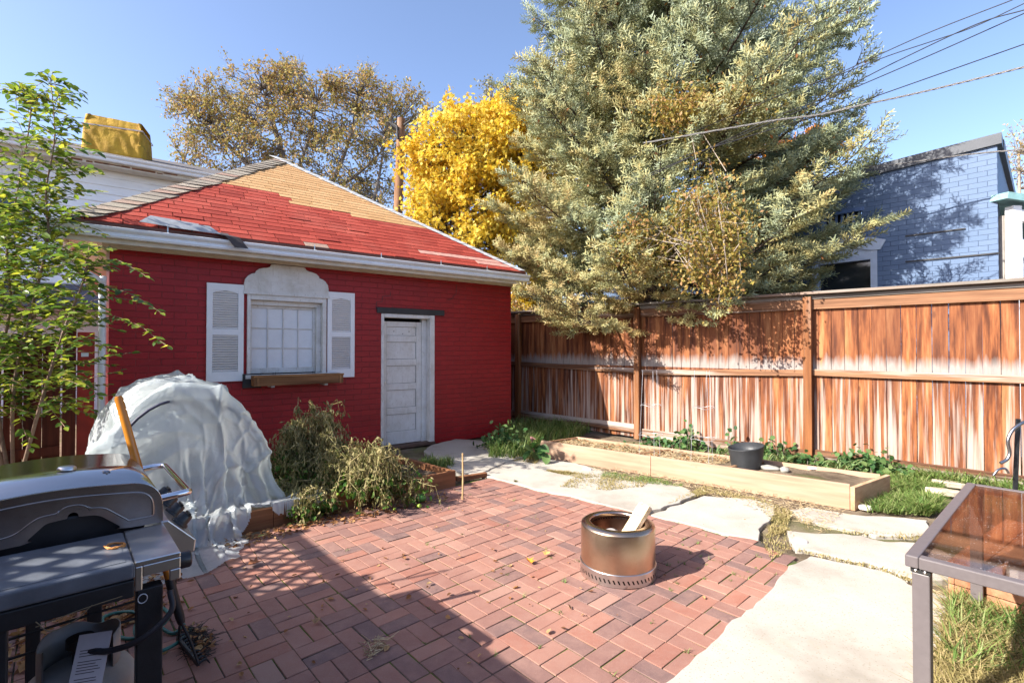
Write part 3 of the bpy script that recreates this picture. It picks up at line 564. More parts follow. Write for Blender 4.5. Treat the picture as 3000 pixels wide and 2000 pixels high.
mb = MB(); mb.add([(-3.5, -.03, 2.95), (2.2, -.03, 2.95), (2.0, -1.3, 2.35), (-3.5, -1.3, 2.35)], [(0, 1, 2, 3)]); mb.build('lower_roof', simple('slate_roof', (.10, .10, .12), .85), hou, solid=.06)
# wrapped rooftop cooler
cp = dp(340, 405, 12.7); k = N('yellow_canvas'); co = k.co()
CANV = k.P(col=k.ramp(k.noise(co, 2.5, 6, .7), [(.3, (.28, .15, .015)), (.6, (.50, .30, .03)), (.8, (.56, .36, .05))]), rough=.7, spec=.25, nrm=k.bump(k.noise(co, 9, 7, .7), .5, .05))
cw, cdp, chh = 1.22, .95, 1.28; sw = thing('wrapped_rooftop_cooler', 'rooftop cooler wrapped in mustard yellow canvas strapped above the white house gutter', 'rooftop cooler', (cp.x, cp.y + .1, EZ + .02), HA - .25)
NX, NZ = 90, 44; vs = []; per = 2 * (cw + cdp)
for j in range(NZ + 1):
    t = j / NZ; zc = t * chh
    for i in range(NX):
        s_ = i / NX * per
        if s_ < cw: x, y, n_ = -cw / 2 + s_, -cdp / 2, (0, -1)
        elif s_ < cw + cdp: x, y, n_ = cw / 2, -cdp / 2 + s_ - cw, (1, 0)
        elif s_ < 2 * cw + cdp: x, y, n_ = cw / 2 - (s_ - cw - cdp), cdp / 2, (0, 1)
        else: x, y, n_ = -cw / 2, cdp / 2 - (s_ - 2 * cw - cdp), (-1, 0)
        bul = .035 * math.sin(min(1, t / .9) * math.pi) - (.10 * max(0, t - .78) / .22)
        fold = .028 * noise.noise(Vector((x * 6 + zc * 2, y * 6, zc * 1.4))) + .014 * noise.noise(Vector((x * 15, y * 15, zc * 3)))
        strap = -.022 * (math.exp(-((zc - .30) / .03) ** 2) + math.exp(-((zc - 1.02) / .03) ** 2))
        dd = bul + fold + strap; sl_ = 1 - .04 * t; vs.append((x * sl_ + n_[0] * dd, y * sl_ + n_[1] * dd, zc + (.04 * (x / cw) * -1.6 if t > .5 else 0)))
fsx = [(j * NX + i, j * NX + (i + 1) % NX, (j + 1) * NX + (i + 1) % NX, (j + 1) * NX + i) for j in range(NZ) for i in range(NX)]
mb = MB(); mb.add(vs, fsx, 0, True); mb.add(vs[NZ * NX:], [tuple(range(NX))], 0); mb.build('canvas_cover', CANV, sw)
STR = simple('pale_strap', (.45, .40, .42), .7, 0, .3, 30)
for zc in (.30, 1.02):
    mb = MB(); q = [(-cw / 2 - .012, -cdp / 2 - .012), (cw / 2 + .012, -cdp / 2 - .012), (cw / 2 + .012, cdp / 2 + .012), (-cw / 2 - .012, cdp / 2 + .012)]
    for i in range(4): a, b = q[i], q[(i + 1) % 4]; mb.beam((a[0], a[1], zc), (b[0], b[1], zc), .006, .028)
    mb.build('strap', STR, sw)
mb = MB(); mb.tube([(.0, 0, 0), (.0, 0, .28)], .045, 12); vp = mb.build('vent_pipe', simple('vent_metal', (.45, .47, .5), .4, .6), None); vp.location = dp(425, 492, 13.2); tag(vp, 'short grey vent pipe on the white house roof right of the wrapped cooler', 'vent pipe')
# ------------------------------------------------------------------ blue brick building beyond the fence
b0 = Vector((6.89, 7.0, 0)); bd = Vector((-math.sin(A), math.cos(A), 0)); BA = math.atan2(bd.y, bd.x)
blu = thing('blue_brick_building', 'blue painted brick building with dark sloping parapet beyond the right fence', 'building', b0, BA)
def bw(px, py): return onw(px, py, b0, bd)
s0, z0 = bw(2930, 391); s1, z1 = bw(2490, 505); s2, z2 = bw(2930, 424); s3, z3 = bw(2480, 522 + 10)
sl1 = (z1 - z0) / (s1 - s0); sl2 = (z3 - z2) / (s3 - s2); print('blue', z0, z1, s1, sl1, sl2); BL = 7.5
zt = lambda s_: z0 + sl1 * s_
zb_ = lambda s_: z0 - .155 + sl1 * s_
vx0, vz0 = bw(2525, 679); vx1, vz1 = bw(2407, 632); ax0, az0 = bw(2571, 845); ax1, az1 = bw(2380, 775)
# wall around the two openings (s runs away from the near corner)
az = az1 + .0; mb = MB()
def wallp(sa, sb, za, zb): # zb None -> parapet line
    h0_, h1_ = (zb_(sa), zb_(sb)) if zb is None else (zb, zb)
    mb.add([(sa, 0, za), (sb, 0, za), (sb, 0, h1_), (sa, 0, h0_), (sa, -.25, za), (sb, -.25, za), (sb, -.25, h1_), (sa, -.25, h0_)], [(0, 1, 2, 3), (7, 6, 5, 4), (0, 4, 5, 1), (3, 2, 6, 7), (0, 3, 7, 4), (1, 5, 6, 2)])
wallp(0, min(ax0, vx0), 0, None); sA, sB = min(ax0, vx0), max(ax1, vx1)
lo, hi = (ax0, ax1); wallp(sA, sB, vz1, None)
if vx0 > ax0: wallp(sA, vx0, vz0, vz1)
wallp(vx1, sB, vz0, vz1) if sB > vx1 + .01 else None
wallp(sA, sB, az1 + .22, vz0); wallp(sB, BL, 0, None)
if ax0 > sA: wallp(sA, ax0, 0, az1 + .22)
if ax1 < sB: wallp(ax1, sB, 0, az1 + .22)
wallp(ax0, ax1, 0, .9)
mb.build('front_wall', BLUEB, blu)
mb = MB(); mb.bx(0, .25, -5, -.25, 0, zb_(0)); mb.build('side_wall', BLUEB, blu)
mb = MB(); mb.bx(BL - .2, BL, -5, -.25, 0, zb_(BL)); mb.bx(.25, BL - .2, -5, -4.8, 0, 3); mb.build('rear_wall', BLUEB, blu)
FLASH = simple('dark_flashing', (.055, .06, .07), .45, .2, .1)
mb = MB(); mb.add([(-.05, .04, zb_(-.05)), (BL, .04, zb_(BL)), (BL, .04, zt(BL)), (-.05, .04, zt(-.05)), (-.05, -.3, zb_(-.05)), (BL, -.3, zb_(BL)), (BL, -.3, zt(BL)), (-.05, -.3, zt(-.05))], [(0, 1, 2, 3), (7, 6, 5, 4), (3, 2, 6, 7), (0, 4, 5, 1), (0, 3, 7, 4)])
mb.bx(-.06, .3, -5, -.302, zb_(0), zt(0) - .0); mb.build('parapet_flashing', FLASH, blu)
mb = MB(); mb.bx(vx0 + .03, vx1 - .03, -.12, -.1, vz0, vz1); wv = mb.build('vent_window', N('dark_opening').P(col=(.012, .015, .02), rough=.4), blu)
mb = MB(); nb = 7; BLUEP = simple('blue_trim', (.13, .2, .38), .5, 0, .2)
for i in range(nb): x_ = vx0 + (vx1 - vx0) * (i + .5) / nb; mb.bx(x_ - .018, x_ + .018, -.06, -.04, vz0, vz1)
mb.build('bars', BLUEP, wv)
each('trim', BLUEP, wv, [lambda m: m.bx(vx0 - .03, vx1 + .03, -.05, .02, vz1 - .03, vz1 + .03), lambda m: m.bx(vx0 - .03, vx1 + .03, -.05, .02, vz0 - .04, vz0)])
BW2 = simple('pale_blue_white', (.50, .56, .66), .5, 0, .1)
mb = MB(); zt_ = az1 + .22; mb.bx(ax0, ax0 + .09, -.2, .015, .9, zt_); mb.bx(ax1 - .09, ax1, -.2, .015, .9, zt_); mb.bx(ax0 + .09, ax1 - .09, -.2, .01, az1 - .02, zt_); aw = mb.build('arched_window', BW2, blu)
mb = MB(); mb.bx(ax0 + .09, ax1 - .09, -.15, -.13, .9, az1 - .02); mb.build('screened_glass', GLASSD, aw)
mb = MB(); P = []; mid = (ax0 + ax1) / 2; hwid = (ax1 - ax0) / 2 + .12
for i in range(13): t = i / 12; P.append((mid - hwid + 2 * hwid * t, zt_ + .05 + .13 * math.sin(t * math.pi)))
Q = [(x_ - (x_ - mid) * .12, z_ - .2) for x_, z_ in P][::-1]; Q = [(x_, max(z_, zt_ - .1)) for x_, z_ in Q]
mb.prism(P + Q, 0, .035, tf=lambda p: Vector((p.x, .002 + p.z, p.y))); mb.build('arch_lintel', BW2, aw, bevel=.004)
for (pa, pb) in (((2653, 692), (2829, 670)), ((2653, 767), (2929, 741))):
    a, b = bw(*pa), bw(*pb); mb = MB(); mb.beam((a[0], .012, a[1]), (b[0], .012, b[1]), .012, .02); mb.build('conduit', BLACKP, blu)
# porch at the side of the blue building
pr = thing('white_porch', 'white framed porch with pale green roof edge beside the blue building', 'porch', (7.06, 6.95, 0), 0)
mb = MB(); mb.bx(-.06, .06, -.06, .06, 0, 3.50); mb.bx(1.44, 1.56, -.06, .06, 0, 3.50); mb.bx(.06, 1.44, -.055, .055, 3.28, 3.44); mb.beam((.05, 0, 2.6), (.7, 0, 3.25), .08, .09, hint=Vector((0, 1, 0))); mb.build('frame', WHITE2, pr)
mb = MB(); mb.add([(-.22, -.15, 3.62), (1.8, -.15, 3.3), (1.8, 2.5, 3.5), (-.22, 2.5, 3.82)], [(0, 1, 2, 3)]); mb.build('roof', simple('teal_edge', (.24, .42, .42), .5), pr, solid=.09)
mb = MB(); mb.bx(.0, 1.6, 1.9, 2.0, 0, 3.4); mb.bx(-.05, .0, .1, 1.9, 0, 3.4); mb.build('back_panel', simple('porch_tan_wall', (.42, .38, .33), .7), pr)  # back and side panels in a plain tan
# pale house far behind, between the garage and the spruce
fh = thing('distant_blue_house', 'pale blue sided house glimpsed low between garage corner and maple trunk', 'house', (.5, 17, 0), .1)
mb = MB(); z = 0
while z < 3.0: mb.add([(-.6, -.03, z), (5.5, -.03, z), (5.5, 0, z + .2), (-.6, 0, z + .2), (-.6, 0, z), (5.5, 0, z)], [(0, 1, 2, 3), (4, 5, 1, 0)]); z += .2
mb.bx(-.6, 5.5, .001, 6, 0, 3.0); mb.build('wall', simple('pale_blue_siding', (.45, .56, .70), .6, 0, .1), fh)
mb = MB(); mb.add([(-.9, -.4, 3.0), (5.9, -.4, 3.0), (5.9, 3, 4.3), (-.9, 3, 4.3), (5.9, 6.4, 3), (-.9, 6.4, 3)], [(0, 1, 2, 3), (3, 2, 4, 5)]); mb.build('roof', simple('pale_metal_roof', (.5, .56, .62), .5), fh, solid=.1)
# utility pole
up_ = dp(1158, 590, 15.5); pt = dp(1176, 348, 15.3); ut = thing('utility_pole', 'weathered wooden utility pole between the olive tree and the yellow maple', 'utility pole', (up_.x - .12, 15.6, 0))
tp = Vector(pt) - Vector(ut.location); mb = MB(); mb.tube([(0, 0, 0), tuple(tp * .5), tuple(tp)], [.17, .15, .125], 14)
mb.build('pole', wood('pole_wood', (.13, .06, .03), (.40, .22, .12), 'Z', 16, .85, (.42, .36, .30), .4), ut)
mb = MB(); mb.tube([tp + Vector((-.35, -.1, -.15)), tp + Vector((-.1, -.15, -.3)), tp + Vector((-.08, -.15, -.7))], .035, 8); mb.tube([tp + Vector((-.1, -.1, -.35)), tp + Vector((-.3, -.1, -.2))], .06, 8); mb.build('pole_bracket', BLACKP, ut)
each('insulator', BLACKP, ut, [lambda m: m.tube([tp + Vector((.1, -.1, -1.35)), tp + Vector((.35, -.12, -1.38))], .05, 8), lambda m: m.tube([tp + Vector((.1, -.1, -.25)), tp + Vector((.3, -.1, -.1))], .035, 8)])
# overhead cables
WIRE = simple('cable_rubber', (.02, .02, .025), .5); WIRG = simple('twisted_cable', (.22, .21, .20), .45, .4, .6, 120)
def cable(pts, d0, d1, r, label, tw=False):
    pts = [(2 * pts[0][0] - pts[1][0], 2 * pts[0][1] - pts[1][1])] + list(pts)
    n_ = len(pts); L0, L1 = pts[0][0], pts[-1][0]
    P = [dp(px, py, d0 + (d1 - d0) * (L0 - px) / (L0 - L1)) for px, py in pts]
    e = P[-1] + (P[-1] - P[-2]).normalized() * 1.2; P.append(e)
    C = catmull(P, 10); mb = MB()
    if not tw: mb.tube(C, r, 6)
    else:
        for ph in range(3):
            Q = []; D = catmull(P, 40)
            for i, c in enumerate(D):
                a_ = i * .32 + ph * 2.094; Q.append(c + Vector((math.cos(a_) * r, 0, math.sin(a_) * r)))
            mb.tube(Q, r * .95, 6)
    o = mb.build('overhead_cable', WIRG if tw else WIRE, loc=tuple(C[0])); tag(o, label, 'cable', 'overhead cables at upper right')
cable([(3000, -13), (2967, 0), (2700, 105), (2439, 223), (2300, 275), (2104, 357)], 4.6, 6.4, .005, 'topmost thin overhead cable above the blue building')
cable([(3000, 11), (2856, 78), (2744, 117), (2600, 165), (2446, 224), (2330, 264)], 4.7, 6.2, .005, 'thin overhead cable second from the top, meeting the topmost at the spruce')
cable([(3000, 30), (2860, 72), (2632, 178), (2417, 286), (2283, 338), (2100, 424)], 4.6, 6.4, .0055, 'overhead cable third from the top, running low into the spruce')
cable([(3000, 40), (2744, 154), (2521, 250), (2283, 350), (2097, 428)], 4.65, 6.45, .0055, 'overhead cable just beneath the third one, fourth from the top')
cable([(3000, 130), (2744, 220), (2521, 298), (2402, 336), (2271, 376)], 4.6, 6.1, .0055, 'single dark overhead cable directly above the thick twisted cable')
cable([(3000, 197), (2818, 242), (2670, 277), (2521, 309), (2402, 336), (2275, 352), (2171, 370)], 4.6, 6.2, .0062, 'thick twisted overhead cable with pale strands entering the spruce', True)
cable([(3000, 437), (2818, 455), (2632, 480), (2495, 491), (2420, 492)], 6.0, 7.6, .006, 'twisted service cable crossing the top of the blue brick wall', True)
# ------------------------------------------------------------------ raised beds
def corner(px, py, z=0): return gp(px, py, z)
def plank(m_, a, b, h, t=.04, z=0, side=1):
    d = (b - a).normalized(); n_ = Vector((-d.y, d.x, 0)) * side; q = [a, b, b + n_ * t, a + n_ * t]
    m_.add([Vector((p.x, p.y, z)) for p in q] + [Vector((p.x, p.y, z + h)) for p in q], [(3, 2, 1, 0), (4, 5, 6, 7), (0, 1, 5, 4), (1, 2, 6, 5), (2, 3, 7, 6), (3, 0, 4, 7)])
def soilsheet(name, P, z, parent, mt, amp=.02, n_=40):
    vs = []; fs_ = []
    for j in range(n_ + 1):
        for i in range(n_ + 1):
            u_, v_ = i / n_, j / n_; p = P[0].lerp(P[1], u_).lerp(P[3].lerp(P[2], u_), v_); vs.append((p.x, p.y, z + amp * noise.fractal(p * 5, 1, 2, 4)))
    for j in range(n_):
        for i in range(n_): a_ = j * (n_ + 1) + i; fs_.append((a_, a_ + 1, a_ + n_ + 2, a_ + n_ + 1))
    m_ = MB(); m_.add(vs, fs_, 0, True); return m_.build(name, mt, parent, world=True)
FL, FR = gp(1583, 1335), gp(2490, 1487); BR = gp(2579, 1380, .223); BR.z = 0; BLk = gp(1691, 1273, .223); BLk.z = 0
rb = thing('long_raised_bed', 'long pale lumber raised bed with three soil bays below the cedar fence', 'raised bed', ((FL + FR) / 2), math.atan2((FR - FL).y, (FR - FL).x))
H = .215
def one(name, a, b, side, parent, mt, h, t=.04, z=-.02):
    m_ = MB(); iv_ = parent.matrix_basis.inverted(); plank(m_, iv_ @ a, iv_ @ b, h, t, z, side); return m_.build(name, mt, parent, bevel=.004)
mF = FL.lerp(FR, .45); one('front_board', FL, mF, 1, rb, BED, H + .02); one('front_board', mF.lerp(FR, .002), FR, 1, rb, BED, H + .024)
one('back_board', BLk, BR, -1, rb, BED, H); dF = (FR - FL).normalized(); nF = Vector((-dF.y, dF.x, 0))
BEDX = wood('bed_end_grain_board', (.40, .24, .13), (.60, .41, .26), 'Y', 18, .75); BEDD = wood('bed_divider', (.20, .10, .05), (.42, .25, .14), 'Y', 18, .75)
one('end_board', FL + nF * .041, BLk, -1, rb, BEDD, H - .003); one('end_board', FR + dF * .002, BR + dF * .045, -1, rb, BEDX, H + .005)
for px, py in ((1812, 1335), (2097, 1371)):
    p = gp(px, py, H); p.z = 0; t_ = (p - FL).dot(dF); q = FL + dF * t_ + nF * .041; e = BLk.lerp(BR, (t_ - .0) / (FR - FL).length + .03); one('divider', q, e - nF * .05, 1, rb, BEDD, H - .01)
soilsheet('soil', [FL + nF * .03, FR + nF * .03, BR, BLk], .155, rb, SOIL, .02, 70)
LR_, RR_ = gp(800, 1541), gp(1335, 1424); lb = thing('left_raised_bed', 'brown lumber raised bed holding dead tomato plants beside the brick patio', 'raised bed', gp(1080, 1480), math.atan2((RR_ - LR_).y, (RR_ - LR_).x))
dL = (RR_ - LR_).normalized(); nL = Vector((-dL.y, dL.x, 0)); LL = LR_ - dL * 2.3; BRb = RR_ + Vector((-.9, .87, 0)); BLb = BRb - dL * 4.2
one('front_board', LL, LR_, 1, lb, BEDR, .18); one('front_board', LR_ + dL * .003, RR_, 1, lb, BEDR, .195); one('end_board', RR_ + nL * .041, BRb, 1, lb, BEDR, .19); one('back_board', BLb, BRb, -1, lb, BEDR, .18)
DARKSOIL = simple('dark_bed_soil', (.10, .07, .045), .95, 0, .6, 8, 1, 30, .03)
soilsheet('soil', [LL + nL * .03, RR_ + nL * .03, BRb, BLb], .09, lb, DARKSOIL, .03, 60)
kb_ = MB(); a, b = gp(1340, 1411), gp(1428, 1397); plank(kb_, a, b, .05, .06, 0, 1); tag(kb_.build('timber_offcut', BEDR, loc=tuple(a), bevel=.004), 'short brown timber offcut lying at the patio corner by the raised bed', 'timber')
# pot and stones in the long bed
pp = gp(2203, 1384, .12); POTM = simple('black_pot_plastic', (.035, .037, .04), .5, 0, .3, 6, .2, 30); pot = thing('black_pot', 'black plastic nursery pot cut down and sitting in the long raised bed', 'plant pot', (pp.x, pp.y + .14, .15))
mb = MB(); nn = 40; prof = [(.155, 0), (.165, .06), (.178, .15), (.188, .225), (.192, .235), (.186, .24), (.172, .15), (.15, .03), (0, .03)]
mb.lathe(prof, nn); mb.v = [(x, y, z + (.03 * x / .19 if z > .2 else 0)) for x, y, z in mb.v]; mb.build('pot_wall', POTM, pot)
STONE = simple('grey_stone', (.28, .27, .24), .85, 0, .3, 8, .5, 30)
def rock(loc, sz, label, mt=STONE, group=None, cat='stone', name='stone'):
    n1, n2 = 14, 20; vs = []; fs_ = []
    for j in range(n1 + 1):
        for i in range(n2):
            th, ph = math.pi * j / n1, 2 * math.pi * i / n2; d = Vector((math.sin(th) * math.cos(ph), math.sin(th) * math.sin(ph), math.cos(th))); q = 1 + .22 * noise.noise(d * 1.7 + Vector(loc)) + .06 * noise.noise(d * 5)
            vs.append((d.x * sz[0] * q, d.y * sz[1] * q, d.z * sz[2] * q + sz[2] * .6))
    for j in range(n1):
        for i in range(n2): fs_.append((j * n2 + i, (j + 1) * n2 + i, (j + 1) * n2 + (i + 1) % n2, j * n2 + (i + 1) % n2))
    m_ = MB(); m_.add(vs, fs_, 0, True); o = m_.build(name, mt); o.location = loc; o.rotation_euler = (0, 0, random.random() * .6 - .8); return tag(o, label, cat, group)
p = gp(2262, 1389, .12); rock((p.x, p.y + .05, .16), (.10, .05, .03), 'flat grey stone leaning against the black pot in the raised bed')
p = gp(2306, 1396, .12); rock((p.x, p.y + .05, .16), (.045, .04, .035), 'small round grey stone right of the flat stone by the pot')
p = gp(2390, 1388, .12); rock((p.x, p.y + .05, .16), (.05, .035, .02), 'small white stone in the right bay of the raised bed', simple('white_stone', (.7, .68, .66)))
FLAG = simple('tan_flagstone', (.52, .44, .34), .9, 0, .2, 6, .6, 40)
for (px, py, sx, sy, lb_) in ((2790, 1428, .17, .09, 'tan flagstone piece nearer the fence, left of the glass table'), (2770, 1452, .16, .08, 'tan flagstone piece in the grass just left of the glass table corner')):
    p = gp(px, py); m_ = MB(); pr_ = [(math.cos(t) * sx * (1 + .2 * math.sin(3 * t)), math.sin(t) * sy * (1 + .15 * math.cos(2 * t))) for t in [i * 2 * math.pi / 9 for i in range(9)]]; m_.prism(pr_, 0, .055); o = m_.build('flagstone', FLAG, bevel=.008); o.location = (p.x, p.y, .01); o.rotation_euler = (0, R(5), A - .9); tag(o, lb_, 'flagstone')
WHST = simple('white_rubble', (.68, .64, .58), .9, 0, .2, 9, .6, 40)
for px, py, s_, l_ in ((2535, 1490, .05, 'white rubble stone at the near corner of the long raised bed'), (1720, 1378, .05, 'pale stone against the middle of the long bed front board'), (2345, 1590, .045, 'small white stone at the patio corner near the concrete slabs')):
    p = gp(px, py); rock((p.x, p.y, -.005), (s_ * 1.2, s_, s_ * .55), l_, WHST)
# tomato cages
WG = simple('galvanised_wire', (.62, .63, .66), .4, .5)
def cage(px0, px1, pt_, pb, Y, label):
    c = dp((px0 + px1) / 2, pb, Y); z0 = .1; top = dp((px0 + px1) / 2, pt_, Y).z; r0 = .17; r1 = .10
    t_ = thing('tomato_cage', label, 'plant cage', (c.x, Y, z0), 0, 'wire tomato cages'); m_ = MB(); Hh = top - z0
    for i in range(3):
        a_ = i * 2.094 + .5; m_ = MB(); m_.tube([(math.cos(a_) * r0 * .9, math.sin(a_) * r0 * .9, -.02), (math.cos(a_) * r1, math.sin(a_) * r1, Hh)], .0022, 5); m_.build('leg', WG, t_)
    for f in (.3, .62):
        r_ = r0 + (r1 - r0) * f; m_ = MB(); m_.tube([(math.cos(q * .2618) * r_, math.sin(q * .2618) * r_, Hh * f + .01 * math.sin(q)) for q in range(25)], .0022, 5, caps=False); m_.build('ring', WG, t_)
cage(1865, 1950, 1085, 1345, 6.15, 'left wire tomato cage standing in the middle bay of the long bed')
cage(2020, 2105, 1085, 1358, 5.85, 'right wire tomato cage standing in the middle bay of the long bed')
# ------------------------------------------------------------------ lattice topped screen wall left of the camera (throws the big shadow on the patio)
SH = 2.45; e0 = Vector((-1.76 - 1.2535 * SH, 4.05 - .628 * SH, 0)); SA = A - math.pi / 2
scr = thing('lattice_screen', 'tall wooden privacy screen with lattice top left of the camera', 'privacy screen', e0, SA)
SW = wood('screen_wood', (.12, .06, .035), (.32, .18, .1), 'Z', 20, .8)
def lattice(m_, t0, t1, z0, z1, p=.135):
    n_ = int((t1 - t0) / p) + 4
    for s_ in (1, -1):
        for i in range(-4, n_ + 4):
            a = t0 + i * p; h = z1 - z0; b = a + s_ * h; lo, hi = a, b
            pts = []
            for q in (0, 1): pts.append([a + (b - a) * q, z0 + h * q])
            (xa, za), (xb, zb) = pts
            for e in (0, 1):
                for k_ in (0, 1):
                    pass
            def clip(xa, za, xb, zb):
                if xa > xb: xa, za, xb, zb = xb, zb, xa, za
                if xb <= t0 or xa >= t1: return None
                if xa < t0: f = (t0 - xa) / (xb - xa); xa, za = t0, za + (zb - za) * f
                if xb > t1: f = (t1 - xa) / (xb - xa); xb, zb = t1, za + (zb - za) * f
                return xa, za, xb, zb
            c = clip(xa, za, xb, zb)
            if c and abs(c[2] - c[0]) > .02: m_.beam((c[0], .006 * s_, c[1]), (c[2], .006 * s_, c[3]), .03, .011, hint=Vector((0, 1, 0))) if False else m_.beam((c[0], .006 * s_, c[1]), (c[2], .006 * s_, c[3]), .011, .034, hint=Vector((0, 0, 1)))
m_ = MB(); x = 0.0
while x < 8.0:
    top = (SH - .40) if (x < 1.07 or 2.25 < x < 4.4) else (SH - .08); top += .1 if x > 2.0 else 0
    m_.bx(x, x + .138, -.01, .01, 0, top); x += .139
m_.build('board_panel', SW, scr)
m_ = MB(); lattice(m_, 0, 1.12, SH - .40, SH - .06); m_.build('lattice', SW, scr); m_ = MB(); lattice(m_, 2.2, 4.5, SH - .32, SH + .04); m_.build('lattice', SW, scr)
m_ = MB(); m_.bx(-.02, 2.0, -.03, .03, SH - .07, SH); m_.bx(2.0, 8.0, -.03, .03, SH + .03, SH + .1); m_.build('top_rail', SW, scr)
for x in (-.02, 1.1, 2.1, 4.45, 8.0): m_ = MB(); m_.bx(x - .04, x + .04, .03, .11, 0, SH + (0 if x < 2 else .1)); m_.build('post', SW, scr)
m_ = MB(); m_.bx(1.42, 1.97, -.08, .08, SH, SH + .12); m_.build('top_box', simple('grey_box', (.4, .4, .4)), scr)  # plain box, unseen, sized from the notch in the patio shadow edge
m_ = MB(); m_.tube([(1.22, 0, SH - .1), (1.22, 0, SH + .40)], .012, 8); m_.build('rod', WIRE, scr)
# ------------------------------------------------------------------ smokeless fire pit
def steel(name, col, rough, an=(1, 1, 60), rv=.12, bump=.06):
    k = N(name); co = k.co(an); n_ = k.noise(co, 6, 4); big = k.noise(k.co(), 3.5, 6, .7)
    c = k.mix(k.ramp(big, [(.35, (0, 0, 0)), (.7, (1, 1, 1))]), col[0], col[1])
    return k.P(col=c, rough=k.mm('MULTIPLY_ADD', n_, rv, rough - rv / 2), metal=1.0, nrm=k.bump(n_, bump, .002))
STB = steel('heat_tinted_steel', ((.50, .36, .25), (.60, .46, .34)), .30); STS = steel('brushed_steel', ((.60, .58, .56), (.70, .68, .66)), .30); STI = steel('burnt_steel', ((.18, .10, .07), (.34, .20, .14)), .4)
fc = Vector((.717, 3.376, .004)); fp = thing('fire_pit', 'round bronze tinted steel smokeless fire pit standing on the brick patio', 'fire pit', fc, 0)
rO = .246; m_ = MB(); m_.lathe([(rO, .072), (rO, .315), (rO - .004, .325), (rO - .016, .331)], 96); m_.build('outer_wall', STB, fp)
m_ = MB(); m_.lathe([(rO - .016, .331), (rO - .022, .336), (rO - .05, .340), (rO - .062, .336), (rO - .066, .325), (rO - .066, .312)], 96); m_.build('top_ring', steel('ring_steel', ((.42, .30, .24), (.55, .42, .34)), .25), fp)
m_ = MB(); m_.lathe([(rO - .064, .33), (rO - .05, .30), (rO - .05, .06), (0, .055)], 96); m_.build('fire_chamber', STI, fp)
# base ring: real slots cut around its foot
nseg = 52; m_ = MB(); zb0, zb1, s0_, s1_ = 0.0, .076, .022, .046; rB = rO + .006
def cyl(a, z, r_=rB): return (math.cos(a) * r_, math.sin(a) * r_, z)
for i in range(nseg):
    a0, a1 = 2 * math.pi * i / nseg, 2 * math.pi * (i + 1) / nseg; w_ = (a1 - a0) * .17; sk_ = (a1 - a0) * .18; mid = (a0 + a1) / 2
    def q(A0, Z0, A1, Z1, B1, Y1, B0, Y0): m_.add([cyl(A0, Z0), cyl(A1, Z1), cyl(B1, Y1), cyl(B0, Y0)], [(0, 1, 2, 3)], 0, True)
    for u_, v_ in ((a0, mid), (mid, a1)): q(u_, zb0, v_, zb0, v_ if v_ == a1 else mid, s0_, u_, s0_); q(u_, s1_, v_, s1_, v_, zb1, u_, zb1)
    q(a0, s0_, mid - w_ + sk_, s0_, mid - w_ - sk_, s1_, a0, s1_); q(mid + w_ + sk_, s0_, a1, s0_, a1, s1_, mid + w_ - sk_, s1_)
m_.lathe([(rB, zb1), (rB - .001, zb1 + .003), (rO + .0005, zb1 + .004)], 104); m_.build('base_ring', STS, fp)
m_ = MB(); m_.lathe([(rO - .02, 0), (rO - .02, .07)], 64); m_.build('inner_core', N('black_void').P(col=(.008, .007, .006), rough=.9), fp)
m_ = MB()
for i in range(60): a = 2 * math.pi * i / 60; m_.tube([Vector(cyl(a, .292, rO - .0505)), Vector(cyl(a, .292, rO - .0535))], .0055, 8)
m_.build('air_holes', N('black_hole').P(col=(.006, .005, .005), rough=.9), fp)
# firewood split leaning out
k = N('split_pine'); tc = k.n('ShaderNodeTexCoord'); co = k.co((3, 40, 40)); g = k.noise(co, 1, 6, .6)
PINE = k.P(col=k.ramp(g, [(.3, (.55, .36, .17)), (.5, (.74, .58, .36)), (.7, (.80, .68, .47))]), rough=.7, spec=.2, nrm=k.bump(g, .6, .004))
END = simple('sawn_end', (.50, .30, .06), .9, 0, .5, 60, 1.0, 120, .01)
tip = dp(1893, 1480, 3.42); bot = Vector((fc.x - .045, fc.y - .075, .10)); d = (tip - bot); Lw = d.length; d.normalize()
lg = thing('firewood_log', 'freshly split pale firewood log leaning out of the fire pit', 'firewood', bot, 0)
sX = d.cross(Vector((0, -.35, 1))).normalized(); sY = sX.cross(d).normalized()
sec = [(-.046, -.03), (-.012, -.048), (.030, -.040), (.046, .004), (.036, .030), (-.020, .045), (-.05, .012)]
m_ = MB(); NS = 14; vs = []
for i in range(NS + 1):
    t = i / NS
    for (a, b) in sec: q = 1 + .07 * noise.noise(Vector((a * 40, b * 40, t * 3))); vs.append(d * (Lw * t) + sX * a * q + sY * b * q)
ns = len(sec); m_.add(vs, [(i * ns + j, i * ns + (j + 1) % ns, (i + 1) * ns + (j + 1) % ns, (i + 1) * ns + j) for i in range(NS) for j in range(ns)]); m_.add(vs[:ns], [tuple(range(ns))[::-1]]); m_.build('split_wood', PINE, lg)
m_ = MB(); e_ = [v + d * .001 for v in vs[-ns:]]; cc = sum(e_, Vector()) / ns; ring2 = [cc + (v - cc) * .55 + d * (.004 * random.random()) for v in e_]
m_.add(e_ + ring2, [(i, (i + 1) % ns, ns + (i + 1) % ns, ns + i) for i in range(ns)] + [tuple(range(ns, 2 * ns))]); m_.build('sawn_end', END, lg)
gy = simple('charred_grey_wood', (.30, .27, .25), .8, 0, .3, 10, .4, 40); m_ = MB(); c0 = Vector((fc.x - .02, fc.y + .05, .06)); c1 = Vector((fc.x - .045, fc.y + .02, .27))
